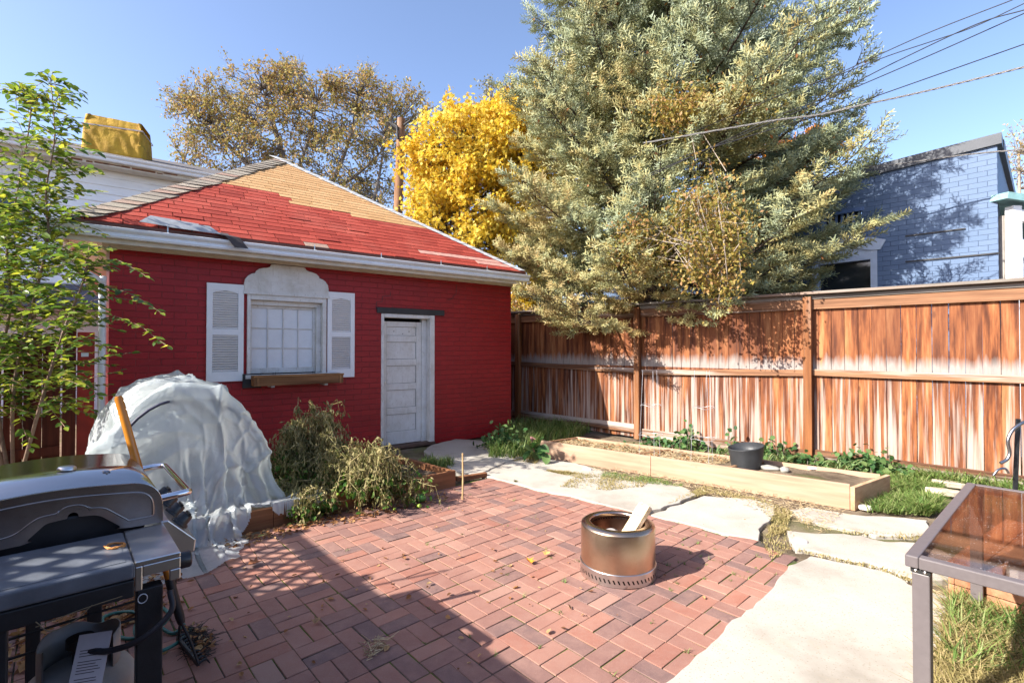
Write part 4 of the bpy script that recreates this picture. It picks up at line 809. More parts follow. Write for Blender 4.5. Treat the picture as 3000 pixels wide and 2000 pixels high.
m_.tube([c0, c0.lerp(c1, .7), c0.lerp(c1, .93), c1], [.065, .065, .055, .03], 18); tag(m_.build('half_burnt_log', gy, loc=tuple(c0)), 'rounded grey half burnt log inside the fire pit behind the pale one', 'firewood')
# ------------------------------------------------------------------ patio table with dark glass
tc0 = gp(2650, 1622, .72); ta = math.atan2(.655, .755); tb = thing('glass_table', 'brown metal patio table with wet tinted glass top at the lower right', 'table', (tc0.x, tc0.y, 0), ta)
TW, TL, th_ = .95, 1.56, .72; TM = simple('taupe_powder_coat', (.135, .115, .115), .42, .0, .08, 30, .12, 300, .001, .5); fw_ = .042
# local: x away along the left side, y negative towards the right
m_ = MB(); m_.bx(0, TL, -fw_, 0, th_ - .045, th_); m_.bx(0, TL, -TW, -TW + fw_, th_ - .045, th_); m_.bx(0, fw_, -TW + fw_, -fw_, th_ - .045, th_); m_.bx(TL - fw_, TL, -TW + fw_, -fw_, th_ - .045, th_); m_.build('frame', TM, tb, bevel=.005, seg=3)
k = N('tinted_glass'); drops = k.n('ShaderNodeTexVoronoi', {'Vector': k.co((1, 1, 1)), 'Scale': 95.0}); dm = k.mm('MULTIPLY', k.ramp(drops.outputs['Distance'], [(.10, (1, 1, 1)), (.22, (0, 0, 0))]), k.ramp(k.noise(k.co(), 14, 3), [(.5, (0, 0, 0)), (.56, (1, 1, 1))]))
tr = k.n('ShaderNodeBsdfTransparent', {0: (.74, .62, .56, 1)}); gl_ = k.n('ShaderNodeBsdfGlossy', {0: (1, 1, 1, 1), 1: .03}); fr_ = k.n('ShaderNodeFresnel', {0: 1.5}); mx = k.n('ShaderNodeMixShader', {0: k.mm('MULTIPLY_ADD', fr_.outputs[0], .55, .03), 1: tr, 2: gl_})
dw = k.n('ShaderNodeBsdfDiffuse', {0: (.75, .75, .75, 1)}); mx2 = k.n('ShaderNodeMixShader', {0: k.mm('MULTIPLY', dm, .55), 1: mx, 2: dw}); k.t.links.new(mx2.outputs[0], k.out.inputs[0])
m_ = MB(); m_.bx(fw_ - .004, TL - fw_ + .004, -TW + fw_ - .004, -fw_ + .004, th_ - .008, th_ - .003); m_.build('glass_top', k.m, tb)
for lx, ly in ((.045, -.045), (TL - .045, -.045), (.045, -TW + .045), (TL - .045, -TW + .045)):
    m_ = MB(); m_.bx(lx - .027, lx + .027, ly - .027, ly + .027, .005, th_ - .066); l = m_.build('leg', TM, tb, bevel=.004)
    m_ = MB(); m_.bx(lx - .031, lx + .031, ly - .031, ly + .031, th_ - .0655, th_ - .046); m_.build('leg_bracket', N('leg_plastic').P(col=(.03, .03, .03), rough=.4), l, bevel=.004)
    m_ = MB(); [m_.lathe([(0, .004), (.006, .003), (.008, 0)], 12, (0, 0, 0)) for _ in (0,)]; 
    for dy in (-.014, .014):
        m_ = MB(); m_.lathe([(0, .0045), (.005, .0035), (.0075, 0)], 14); s_ = m_.build('screw', STS, l); s_.location = (lx - .0312, ly + dy, th_ - .056); s_.rotation_euler = (0, R(-90), 0)
# low timber planter beyond the table
p0 = Vector((2.62, 3.0, 0)); lp = thing('low_timber_box', 'low stained timber box with flat boards seen through and under the glass table', 'timber box', p0, ta - .12)
TB = wood('timber_box_wood', (.24, .10, .05), (.52, .28, .16), 'X', 18, .75)
m_ = MB(); [m_.bx(0, 1.3, -y0 - .135, -y0, .20, .235) for y0 in (0, .14, .28, .42, .56, .70)]; m_.build('top_boards', TB, lp, bevel=.004)
m_ = MB(); m_.bx(.01, 1.29, -.03, -.002, .0, .095); m_.bx(.01, 1.29, -.03, -.002, .1, .197); m_.bx(.01, .035, -.83, -.031, .0, .095); m_.bx(.01, .035, -.83, -.031, .1, .197); m_.build('side_boards', TB, lp, bevel=.004)
# curled iron stake
IR = simple('worn_black_iron', (.05, .055, .06), .35, .5, .5, 25, .4, 80); b_ = dp(2966, 1440, 3.9)
st_ = thing('curled_iron_stake', 'worn black iron stake with silvery S shaped curl behind the glass table', 'garden stake', (b_.x, b_.y, 0), 0)
ct = dp(2983, 1245, 3.9); m_ = MB(); m_.beam((0, 0, 0), (ct.x - b_.x, 0, ct.z + .05), .035, .008, hint=Vector((0, 1, 0))); m_.build('stake', IR, st_)
cu = [(3030, 1228), (3000, 1236), (2968, 1258), (2953, 1290), (2958, 1325), (2950, 1345), (2931, 1356)]; C = [dp(x, y, 3.86) - Vector((b_.x, b_.y, 0)) for x, y in cu]
m_ = MB(); m_.tube(catmull(C, 8), .012, 8); m_.build('upper_curl', steel('worn_iron', ((.25, .26, .28), (.45, .46, .48)), .35), st_)
C = [dp(x, y, 3.86) - Vector((b_.x, b_.y, 0)) for x, y in [(2910, 1392), (2925, 1375), (2945, 1372), (2955, 1385)]]; m_ = MB(); m_.tube(catmull(C, 8), .009, 8); m_.build('lower_curl', steel('worn_iron2', ((.25, .26, .28), (.45, .46, .48)), .35), st_)
# ------------------------------------------------------------------ gas grill at the lower left
c0 = gp(530, 1616, .85); gr = thing('gas_grill', 'stainless steel gas grill with closed lid and black side shelf in the left foreground', 'grill', (c0.x, c0.y, 0), A)
LID = steel('polished_lid_steel', ((.50, .48, .47), (.58, .56, .55)), .16, (60, 1, 1), .06, .02); LIDS = steel('brushed_lid_side', ((.26, .22, .20), (.40, .35, .32)), .30, (2, 1, 60), .15, .05)
BLK = simple('black_enamel', (.016, .016, .018), .35, 0, .3, 10, .1, 100, .001, .5); BLKM = simple('black_frame_paint', (.014, .014, .016), .5, 0, .3, 12, .2, 100)
SHF = simple('slate_grey_shelf', (.125, .135, .155), .36, 0, .35, 7, .15, 120)
def rnd(pts, r_, n_=6):
    out = []
    for i, p in enumerate(pts):
        r0 = r_[i] if isinstance(r_, list) else r_
        if r0 <= 0: out.append(p); continue
        p = Vector((*p, 0)); a = Vector((*pts[i - 1], 0)) - p; b = Vector((*pts[(i + 1) % len(pts)], 0)) - p; a1 = p + a.normalized() * r0; b1 = p + b.normalized() * r0
        for j in range(n_ + 1): t = j / n_; q = a1 * (1 - t) ** 2 + p * 2 * t * (1 - t) + b1 * t * t; out.append((q.x, q.y))
    return out
y0, y1 = .36, 1.07; lidp = rnd([(-.002, .855), (-.002, 1.008), (-.30, 1.035), (-.545, 1.015), (-.58, .86)], [0, .10, .3 * .4, .09, 0], 12)
tfl = lambda p: Vector((p.x, p.z, p.y))
m_ = MB(); nl_ = len(lidp); m_.add([(x, y, z) for y in (y0 + .012, y1 - .012) for x, z in lidp], [(i, i + 1, nl_ + i + 1, nl_ + i) for i in range(nl_ - 1)], 0, True); lid = m_.build('lid', LID, gr, solid=.004)
# end panels with the notch over the firebox
notch = rnd([(-.375, .875), (-.325, .925), (-.272, .930), (-.268, .948), (-.246, .948), (-.242, .930), (-.19, .925), (-.12, .862)], [.015, .01, .003, .012, .012, .003, .02, .02], 5)
outer = lidp + [(-.40, .868)] + [(-.385, .868)] + notch + [(-.10, .858)]
for yy, s_ in ((y0, 1), (y1, -1)):
    m_ = MB(); m_.prism(outer, yy, yy + .012 * s_, tf=tfl); o_ = m_.build('lid_end_panel', LIDS, gr)
    # pressed rim following the outline
    ins = rnd([(-.105, .885), (-.032, .885), (-.032, .978), (-.30, 1.005), (-.53, .985), (-.555, .9)], [0, .012, .06, .1, .06, 0], 8)
    m_ = MB(); m_.tube([(x, yy - .0005 * s_, z) for x, z in ins], .004, 8); m_.build('pressed_rib', LIDS, o_)
    rib = rnd([(-.555, .885), (-.40, .905), (-.345, .95), (-.295, .953), (-.29, .972), (-.225, .972), (-.215, .953), (-.175, .948), (-.105, .885)], [0, .02, .02, .01, .03, .03, .01, .02, 0], 5)
    m_ = MB(); m_.tube([(x, yy - .0005 * s_, z) for x, z in rib], .003, 8); m_.build('pressed_rib', LIDS, o_)
m_ = MB(); m_.lathe([(0, .012), (.022, .012), (.028, .008), (.03, 0)], 32); th1 = m_.build('thermometer', STS, lid); th1.location = (-.27, .70, 1.037); th1.rotation_euler = (0, R(4), 0)
m_ = MB(); m_.bx(-.02, .02, -.012, .012, 0, .005); m_.bx(-.045, -.02, -.003, .003, 0, .004); [m_.bx(-.017 + i * .0075, -.0135 + i * .0075, -.009, .009, .005, .0075) for i in range(5)]; bd_ = m_.build('badge', simple('chrome_badge', (.5, .5, .52), .2, 1), lid, bevel=.001); bd_.location = (-.155, .60, 1.0235); bd_.rotation_euler = (0, R(5), R(90))
m_ = MB(); m_.tube(catmull([(-.006, y0 + .04, .935), (.05, y0 + .04, .94), (.088, y0 + .055, .94), (.092, y0 + .10, .94)], 6)[:-1] + catmull([(.092, y0 + .10, .94), (.092, y0 + .35, .94), (.092, y1 - .12, .94)], 4)[:-1] + catmull([(.092, y1 - .12, .94), (.088, y1 - .07, .94), (.05, y1 - .05, .94), (-.006, y1 - .05, .935)], 6), .0135, 14); m_.build('handle', steel('chrome_tube', ((.7, .7, .72), (.75, .75, .77)), .08, (1, 1, 1), .02, 0), gr)
m_ = MB(); fbx = [(-.02, .93), (-.56, .93), (-.46, .72), (-.10, .72)]; m_.prism(fbx, y0 + .03, y1 - .03, tf=tfl); m_.build('firebox', BLK, gr, bevel=.01)
m_ = MB(); m_.bx(-.58, -.12, 0, y0 - .006, .80, .85); m_.build('side_shelf', SHF, gr, bevel=.008, seg=3)
m_ = MB(); m_.bx(-.555, -.14, .025, y0 - .03, .8502, .8515); m_.build('shelf_inset', SHF, gr)
m_ = MB(); m_.bx(-.119, 0, 0, y0 - .002, .835, .851); m_.bx(-.119, -.10, 0, .012, .76, .835); m_.bx(-.10, 0, 0, .012, .80, .835); m_.bx(-.03, 0, 0, .012, .765, .80); m_.bx(-.014, 0, .012, y0, .765, .835); m_.build('shelf_front_strip', STS, gr, bevel=.003)
m_ = MB(); m_.bx(-.58, -.12, y1 + .005, y1 + .36, .80, .85); m_.build('side_shelf', SHF, gr, bevel=.008)
m_ = MB(); m_.bx(-.58, -.12, .0, .03, .745, .798); m_.build('apron', BLKM, gr, bevel=.004)
# slanting control panel with knobs
m_ = MB(); pc = [(-.01, .86), (.015, .86), (.105, .765), (.10, .72), (-.01, .70)]; m_.prism(pc, y0 - .01, y1 + .01, tf=tfl); cpn = m_.build('control_panel', STS, gr, bevel=.004, seg=3)
for i, yy in enumerate((.44, .60, .76, .92)):
    m_ = MB(); m_.lathe([(0, .045), (.020, .045), (.024, .04), (.026, .012), (.033, .008), (.034, 0)], 28); m_.bx(-.006, .006, -.026, .026, .04, .052); kn_ = m_.build('knob', BLK, cpn, bevel=.001); kn_.location = (.062, yy, .8125); kn_.rotation_euler = (0, R(43), 0)
m_ = MB(); m_.lathe([(0, .035), (.024, .035), (.027, .03), (.027, 0)], 28); kn_ = m_.build('side_knob', BLK, cpn); kn_.location = (.001, .05, .805); kn_.rotation_euler = (0, R(90), 0)
legs = [(-.08, .03, .068, .05), (-.42, .03, .05, .04), (-.17, .95, .05, .045), (-.365, .95, .045, .045)]
for lx, ly, a, b in legs: m_ = MB(); m_.bx(lx - a / 2, lx + a / 2, ly - b / 2, ly + b / 2, .03, .76); m_.build('leg', BLKM, gr, bevel=.004)
m_ = MB(); m_.bx(-.42, -.06, .02, .40, .135, .158); m_.build('tank_tray', BLKM, gr, bevel=.004)
m_ = MB(); m_.bx(-.50, -.10, .92, .98, .60, .71); m_.build('far_apron', BLKM, gr)
for zz_ in (.47, .40): m_ = MB(); m_.tube([(-.56, .60, zz_), (-.02, .60, zz_ + .02)], .005, 8); m_.build('wire_rail', BLKM, gr)
m_ = MB(); m_.tube([(-.10 + .012 * math.cos(t * .5), -.004, .735 + .014 * math.sin(t * .5)) for t in range(14)], .0015, 6); m_.build('hook_ring', WG, gr)
C = [(-.03, -.01, .74), (-.03, -.03, .68), (-.10, -.02, .62), (-.17, .04, .585), (-.22, .09, .58)]; m_ = MB(); m_.tube(catmull(C, 8), .009, 8); m_.build('gas_hose', WIRE, gr)
WIT = simple('pale_twine', (.16, .12, .07), .8); m_ = MB(); m_.tube(catmull([(-.15, -.006, .76), (-.24, -.01, .755), (-.34, -.01, .74)], 6), .0015, 5); m_.tube(catmull([(-.34, -.01, .755), (-.31, -.015, .72), (-.26, -.015, .73), (-.22, -.012, .76)], 6), .0015, 5); m_.build('twine', WIT, gr)
p = gr.matrix_basis @ Vector((-.155, .19, .854)); m_ = MB(); m_.tube([(p.x + .028 * math.cos(t * .45) * (1 + .15 * math.sin(t)), p.y + .022 * math.sin(t * .45), p.z + .003 + .003 * math.sin(t * 1.7)) for t in range(44)], .0022, 5); tag(m_.build('twine_ring', simple('copper_twine', (.5, .22, .06), .5, .2), loc=tuple(p)), 'small coil of orange brown twine lying on the grill side shelf', 'twine')
# propane tank
tk = gr.matrix_basis @ Vector((-.24, .20, .16)); pt_ = thing('propane_tank', 'dusty white propane tank with paper tag under the grill shelf', 'propane tank', tk, A)
TKP = simple('dusty_white_enamel', (.30, .295, .285), .45, 0, .25, 5, .15, 50)
m_ = MB(); m_.lathe([(.10, 0), (.105, .02), (.14, .035), (.152, .07), (.155, .10), (.155, .24), (.15, .275), (.13, .31), (.09, .335), (.03, .345), (0, .346)], 48); m_.build('tank_body', TKP, pt_)
m_ = MB(); n_ = 44; vs = []; fs_ = []
for i in range(n_ + 1):
    a = R(-40) + (i / n_) * R(250); wv_ = 1.0
    for r_ in (.098, .103):
        for z in (.315, .435 - .02 * (abs(math.sin(a * 1.5)) ** 6)): vs.append((math.cos(a) * r_, math.sin(a) * r_, z))
for i in range(n_): a = i * 4; fs_ += [(a, a + 4, a + 5, a + 1), (a + 2, a + 3, a + 7, a + 6), (a + 1, a + 5, a + 7, a + 3), (a, a + 2, a + 6, a + 4)]
m_.add(vs, fs_, 0, True); m_.build('collar', TKP, pt_)
m_ = MB(); m_.tube([(0, 0, .34), (0, 0, .40)], .02, 14); m_.tube([(0, 0, .40), (0, 0, .425)], .036, 14); m_.tube([(0, 0, .37), (.055, -.02, .37)], .017, 12); m_.build('valve', BLK, pt_)
# tag with its small print, hung on the hose at the front
tg = Vector((.02, -.13, .40)); rot = Matrix.Rotation(R(-25), 3, 'Z') @ Matrix.Rotation(R(62), 3, 'X')
m_ = MB(); m_.box(tg, (.085, .15, .0015), rot); tgo = m_.build('paper_tag', simple('grey_pink_paper', (.50, .44, .44), .7, 0, .1, 20), pt_)
m_ = MB(); rr = random.Random(9)
for i in range(13):
    if i in (3, 9): continue
    l_ = .062 * (.75 + .25 * rr.random()); m_.box(tg + rot @ Vector((-.031 + l_ / 2, .030 - i * .0075, .0012)), (l_, .0022, .0004), rot)
m_.build('printed_lines', simple('tag_ink', (.09, .07, .07), .8), tgo)
m_ = MB(); n_ = 10; vs = []
for i in range(n_ + 1): a = R(-62) + i / n_ * R(38); vs += [(math.cos(a) * .1562, math.sin(a) * .1562, z) for z in (.12, .23)]
m_.add(vs, [(i * 2, i * 2 + 2, i * 2 + 3, i * 2 + 1) for i in range(n_)], 0, True); m_.build('red_label', simple('red_label_ink', (.45, .03, .03), .5), pt_)
# long handled cultivator leaning on the grill
HANDM = wood('orange_handle_varnish', (.42, .13, .012), (.62, .24, .03), 'Z', 10, .25, None, .5, 1, .2, .5)
hb, ht = dp(532, 1824, 2.36), dp(346, 1160, 2.30); rk = thing('garden_cultivator', 'garden rake with long orange wooden handle leaning against the grill front', 'rake', gp(580, 1945), 0); rl = Vector(rk.location)
fer = hb.lerp(ht, .20); m_ = MB(); dd_ = (ht - fer); m_.tube([fer, fer + dd_ * .5, ht - dd_ * .015, ht], [.0165, .0175, .017, .012], 18); m_.build('handle', HANDM, rk, world=True)
m_ = MB(); m_.tube([hb, hb.lerp(fer, .15), fer + dd_ * .001], [.015, .019, .019], 16); m_.build('ferrule', BLKM, rk, world=True)
hd0, hd1 = gp(520, 1868, .03), gp(581, 1943, .03); m_ = MB(); m_.beam(hd0, hd1, .012, .022); m_.build('head_bar', BLKM, rk, world=True)
m_ = MB(); m_.tube(catmull([hb, hb.lerp(hd0, .5) + Vector((0, 0, .02)), hd0.lerp(hd1, .05)], 5), .006, 7); m_.tube(catmull([hb, hb.lerp(hd1, .5) + Vector((0, 0, .015)), hd1], 5), .006, 7); m_.build('bow', BLKM, rk, world=True)
td = (gp(614, 1928) - gp(580, 1943)); td.z = 0
for i in range(10):
    p = hd0.lerp(hd1, i / 9); m_ = MB(); m_.tube(catmull([p, p + td * .6 + Vector((0, 0, .008)), p + td * 1.0 + Vector((0, 0, -.022))], 4), [.006, .006, .006, .0055, .005, .0045, .004, .003, .002][:9], 6); m_.build('tine', BLKM, rk, world=True)
# garden hose
HS = simple('green_hose', (.02, .12, .10), .4, 0, .2); hsP = [gp(*p, .02) for p in ((560, 1835), (525, 1880), (470, 1915), (430, 1890), (395, 1850), (420, 1800), (470, 1775), (495, 1805), (460, 1850), (380, 1865), (320, 1850), (300, 1820), (340, 1790), (400, 1795), (450, 1830), (505, 1850), (540, 1830))]
for i, p in enumerate(hsP): p.z = .012 + .012 * (i % 3)
m_ = MB(); m_.tube(catmull(hsP, 10), .009, 10); tag(m_.build('garden_hose', HS, loc=tuple(hsP[0])), 'dark green garden hose coiled on the bricks behind the grill leg', 'hose')
# ------------------------------------------------------------------ plastic sheet draped over hoops
k = N('milky_plastic'); co = k.co(); n1 = k.noise(co, 5, 8, .7)
k.P(col=k.ramp(k.noise(co, 1.6, 5), [(.35, (.50, .57, .56)), (.65, (.68, .71, .72))]), rough=.16, spec=.9, nrm=k.bump(k.mm('ABSOLUTE', k.mm('SUBTRACT', k.noise(co, 7, 5, .55), .5)), .5, .05))
tl = k.n('ShaderNodeBsdfTranslucent', {0: (.75, .80, .80, 1)}); tp_ = k.n('ShaderNodeBsdfTransparent', {0: (.9, .92, .92, 1)}); a_ = k.n('ShaderNodeMixShader', {0: .5, 1: k.b.outputs[0], 2: tl}); b2 = k.n('ShaderNodeMixShader', {0: .22, 1: a_, 2: tp_}); k.t.links.new(b2.outputs[0], k.out.inputs[0]); PLAS = k.m
tcn = Vector((-2.98, 4.42, 0)); tarp = thing('plastic_tunnel', 'milky plastic sheeting draped over garden hoops beside the red garage', 'plastic cover', tcn, 0)
def drape():
    """the sheet is let fall over the hoops: small cloth solver (positions, u along U, v along V)"""
    nu, nv, du = 132, 124, .031; g = np.random.default_rng(5)
    uu, vv = np.meshgrid((np.arange(nu) - nu / 2) * du * .84 + .12, (np.arange(nv) - nv / 2) * du * .80 - .16, indexing='ij')
    X = np.stack([uu, vv, np.full_like(uu, 1.30)], -1); X[..., 2] += .06 * np.sin(uu * 6 + 1.7 * np.sin(vv * 4)) + .05 * np.sin(vv * 9 + 2 * np.sin(uu * 5)) + .012 * g.normal(size=uu.shape); Vl = np.zeros_like(X); dt = .022; mu = .9
    a0, h0_, pw = .68, 1.22, 2.2; hv = np.array([-.46, -.02, .42])
    vb = float((gp(800, 1541) - tcn).dot(V))
    def con(Q, sa, sb, L, k):
        d = Q[sb] - Q[sa]; l = np.linalg.norm(d, axis=-1, keepdims=True); c = d * (k * .5 * (l - L) / np.maximum(l, 1e-6)); Q[sa] += c; Q[sb] -= c
    S = slice; cons = []
    for o in (0, 1):
        e = (nu - 1 - o) // 2 * 2; cons.append(((S(o, o + e, 2), S(None)), (S(o + 1, o + 1 + e, 2), S(None)), du, 1.0))
        e = (nv - 1 - o) // 2 * 2; cons.append(((S(None), S(o, o + e, 2)), (S(None), S(o + 1, o + 1 + e, 2)), du, 1.0))
    for o in (0, 1):
        e = (nu - 1 - o) // 2 * 2; cons.append(((S(o, o + e, 2), S(0, nv - 1)), (S(o + 1, o + 1 + e, 2), S(1, nv)), du * 1.41421, .45)); cons.append(((S(o, o + e, 2), S(1, nv)), (S(o + 1, o + 1 + e, 2), S(0, nv - 1)), du * 1.41421, .45))
    for st, kb in ((3, .10),):
        cons.append(((S(0, nu - st, 2 * st), S(None)), (S(st, nu, 2 * st), S(None)), du * st, kb)); cons.append(((S(None), S(0, nv - st, 2 * st)), (S(None), S(st, nv, 2 * st)), du * st, kb))
    cons = [c for c in cons if (np.zeros((nu, nv))[c[0]].shape == np.zeros((nu, nv))[c[1]].shape)]
    for it in range(190):
        P = X + Vl * dt; P[..., 2] -= 9.8 * dt * dt; P[..., :2] += dt * dt * .5 * np.sin(it * .11)
        for k_ in range(9):
            for sa, sb, L_, kk in cons: con(P, sa, sb, L_, kk)
            u_, v_, z_ = P[..., 0], P[..., 1], P[..., 2]
            hd_ = np.min(np.abs(v_[..., None] - hv), -1); rr_ = 1 - .07 * (1 - np.exp(-(hd_ / .075) ** 2))
            zc = np.maximum(z_, 0); f = ((np.abs(u_) / (a0 * rr_)) ** pw + (zc / (h0_ * rr_)) ** pw) ** (1 / pw)
            ins = (f < 1) & (np.abs(v_) < .47); ev = .47 - np.abs(v_); rad = (1 - f) * np.sqrt(u_ ** 2 + zc ** 2 + 1e-6) / np.maximum(f, .2); pe = ins & (ev < rad); pr_ = ins & ~pe
            sc_ = np.where(pr_, 1 / np.maximum(f, .3), 1); P[..., 0] *= sc_; P[..., 2] = np.where(pr_, P[..., 2] * sc_, P[..., 2]); P[..., 1] = np.where(pe, np.sign(v_) * .47, v_)
            gz_ = np.where(P[..., 1] < vb - .03, .012, np.where(P[..., 1] < vb + .07, .205, .11)); gnd = P[..., 2] < gz_; P[..., 2] = np.where(gnd, gz_, P[..., 2]); hit = (ins | gnd)[..., None]
            P = np.where(hit, P + (X - P) * mu * np.array([1, 1, .0 if k_ else .3]) * .5, P)
        Vl = (P - X) / dt * .955; X = P
    return X, nu, nv
Xd, nu, nv = drape()
def upsample(X, k):
    for ax in (0, 1):
        n = X.shape[ax]; t = np.linspace(0, n - 1, (n - 1) * k + 1); a = np.minimum(t.astype(int), n - 2); f = t - a; sh = [1, 1, 1]; sh[ax] = -1; f = f.reshape(sh)
        g_ = lambda q: np.take(X, np.clip(a + q, 0, n - 1), ax)
        X = .5 * (2 * g_(0) + (g_(1) - g_(-1)) * f + (2 * g_(-1) - 5 * g_(0) + 4 * g_(1) - g_(2)) * f ** 2 + (3 * g_(0) - g_(-1) - 3 * g_(1) + g_(2)) * f ** 3)
    return X
Xd = upsample(Xd, 3); nu, nv = Xd.shape[:2]; du = .031 / 3
gu, gv = np.gradient(Xd, axis=0), np.gradient(Xd, axis=1); Nn = unit(np.cross(gu, gv)); Nn *= np.where(Nn[..., 2:] < -.2, -1, 1)
ru, rv = np.meshgrid((np.arange(nu) - nu / 2) * du, (np.arange(nv) - nv / 2) * du, indexing='ij'); dsp = np.zeros((nu, nv)); nn3 = noise.noise; vor = noise.voronoi
for i in range(nu):
    for j in range(nv):
        x, y = ru[i, j], rv[i, j]; dx, dy = x - .15, y + .42; r_ = math.hypot(dx, dy) + 1e-6; wp = nn3(Vector((x * 1.3, y * 1.3, 3))) * .9; wq = nn3(Vector((x * 1.3, y * 1.3, 13))) * .9
        a_ = (1 - abs(nn3(Vector((dx / r_ * 1.9 + wp, dy / r_ * 1.9, r_ * .5)))) * 3.4) * min(1, max(0, r_ - .15) * 1.6)
        d = vor(Vector((x * 1.5 + wp * .7, y * 1.0 + wq * .7, .3)))[0]; c1 = math.exp(-(d[1] - d[0]) * 13)
        d = vor(Vector((x * 4.2 + wp * 1.6, y * 3.2 + wq * 1.6, .7)))[0]; c2 = math.exp(-(d[1] - d[0]) * 12)
        d = vor(Vector((x * 11 + wp * 3, y * 9 + wq * 3, .1)))[0]; c3 = math.exp(-(d[1] - d[0]) * 6)
        dsp[i, j] = .055 * a_ + .038 * c1 + .011 * c2 + .0035 * c3
up_ = np.clip(Xd[..., 2] / .25, .35, 1); Xd = Xd + Nn * (dsp * up_)[..., None]; vb_ = float((gp(800, 1541) - tcn).dot(V)); Xd[..., 2] = np.maximum(Xd[..., 2], np.where(Xd[..., 1] < vb_ - .03, .012, np.where(Xd[..., 1] < vb_ + .07, .205, .10)))
iu = np.arange(nu * nv).reshape(nu, nv); Fd = np.stack([iu[:-1, :-1], iu[1:, :-1], iu[1:, 1:], iu[:-1, 1:]], -1); lu, lv, lz = Xd[:-1, :-1, 0], Xd[:-1, :-1, 1], Xd[:-1, :-1, 2]
wav = .04 * np.sin(lv * 9) + .03 * np.sin(lv * 23 + 1); wav2 = .04 * np.sin(lu * 8) + .02 * np.sin(lu * 21)
keep = ~((lv < vb_ - .035 + wav2 * .0) & (lu > .42 + .55 * (lv - vb_) + wav)) & ~((lu > .98 + wav) & (lz < .4)) & ~(lu < -1.15) & ~(lv < vb_ - .62 + wav2) & ~(lv > 1.05)
Fd = Fd[keep]; Xw = Xd[..., :1] * np.array(tuple(U)) + Xd[..., 1:2] * np.array(tuple(V)) + Xd[..., 2:] * np.array([0, 0, 1.]) + np.array(tuple(tcn))
sh_ = npmesh('plastic_sheet', Xw.reshape(-1, 3), Fd, PLAS, tarp, smooth=True)
HOOP = simple('dark_hoop_pipe', (.05, .05, .08), .5)
for off in (-.46, -.02, .42):
    m_ = MB(); pts = [U * (.60 * abs(math.cos(a)) ** .87 * (1 if math.cos(a) > 0 else -1)) + V * off + Vector((0, 0, 1.10 * math.sin(a) ** .9)) for a in [math.pi * i / 24 for i in range(25)]]; m_.tube(pts, .012, 8); m_.build('hoop', HOOP, tarp)

# the patio's house, unseen behind the camera, added to darken lid reflections and ambient
bh_ = thing('added_rear_house', 'dark brown brick house, unseen, added behind the camera to darken reflections', 'house', (0, -2.7, 0), 0)
m_ = MB(); m_.bx(-9, 9, -4, 0, 0, 3.1); m_.build('wall', brickmat('brown_brick', (.16, .07, .05), (.12, .055, .04), (.2, .18, .16), .215, .075), bh_)
m_ = MB(); m_.bx(-1.5, -.5, .002, .06, 0, 2.1); m_.bx(1.0, 2.4, .002, .05, .9, 2.1); m_.build('door_and_window', GLASSD, bh_)
# ================================================================== vegetation
BARK = simple('grey_bark', (.16, .125, .10), .9, 0, .45, 14, .9, 30, .02); BARKD = simple('dark_bark', (.07, .05, .038), .9, 0, .4, 14, .9, 30, .02); TWIG = simple('pale_twig', (.30, .25, .20), .85, 0, .3, 20)
def ribbon(P0, P1, r0, r1):
    """many thin three sided twigs at once"""
    P0, P1 = np.asarray(P0, float), np.asarray(P1, float); n = len(P0); d = unit(P1 - P0); h = np.where(np.abs(d[:, 2:3]) > .9, np.array([[1., 0, 0]]), np.array([[0, 0, 1.]]))
    a = unit(np.cross(d, h)); b = np.cross(d, a); Vs = []
    r0 = np.broadcast_to(r0, (n,))[:, None]; r1 = np.broadcast_to(r1, (n,))[:, None]
    for P, r in ((P0, r0), (P1, r1)):
        for k in range(3): t = k * 2.0944; Vs.append(P + (a * math.cos(t) + b * math.sin(t)) * r)
    Vt = np.stack(Vs, 1).reshape(-1, 3); F = []
    o = (np.arange(n) * 6)[:, None]
    for k in range(3): F.append(np.concatenate([o + k, o + (k + 1) % 3, o + 3 + (k + 1) % 3, o + 3 + k], 1))
    return Vt, np.concatenate(F)
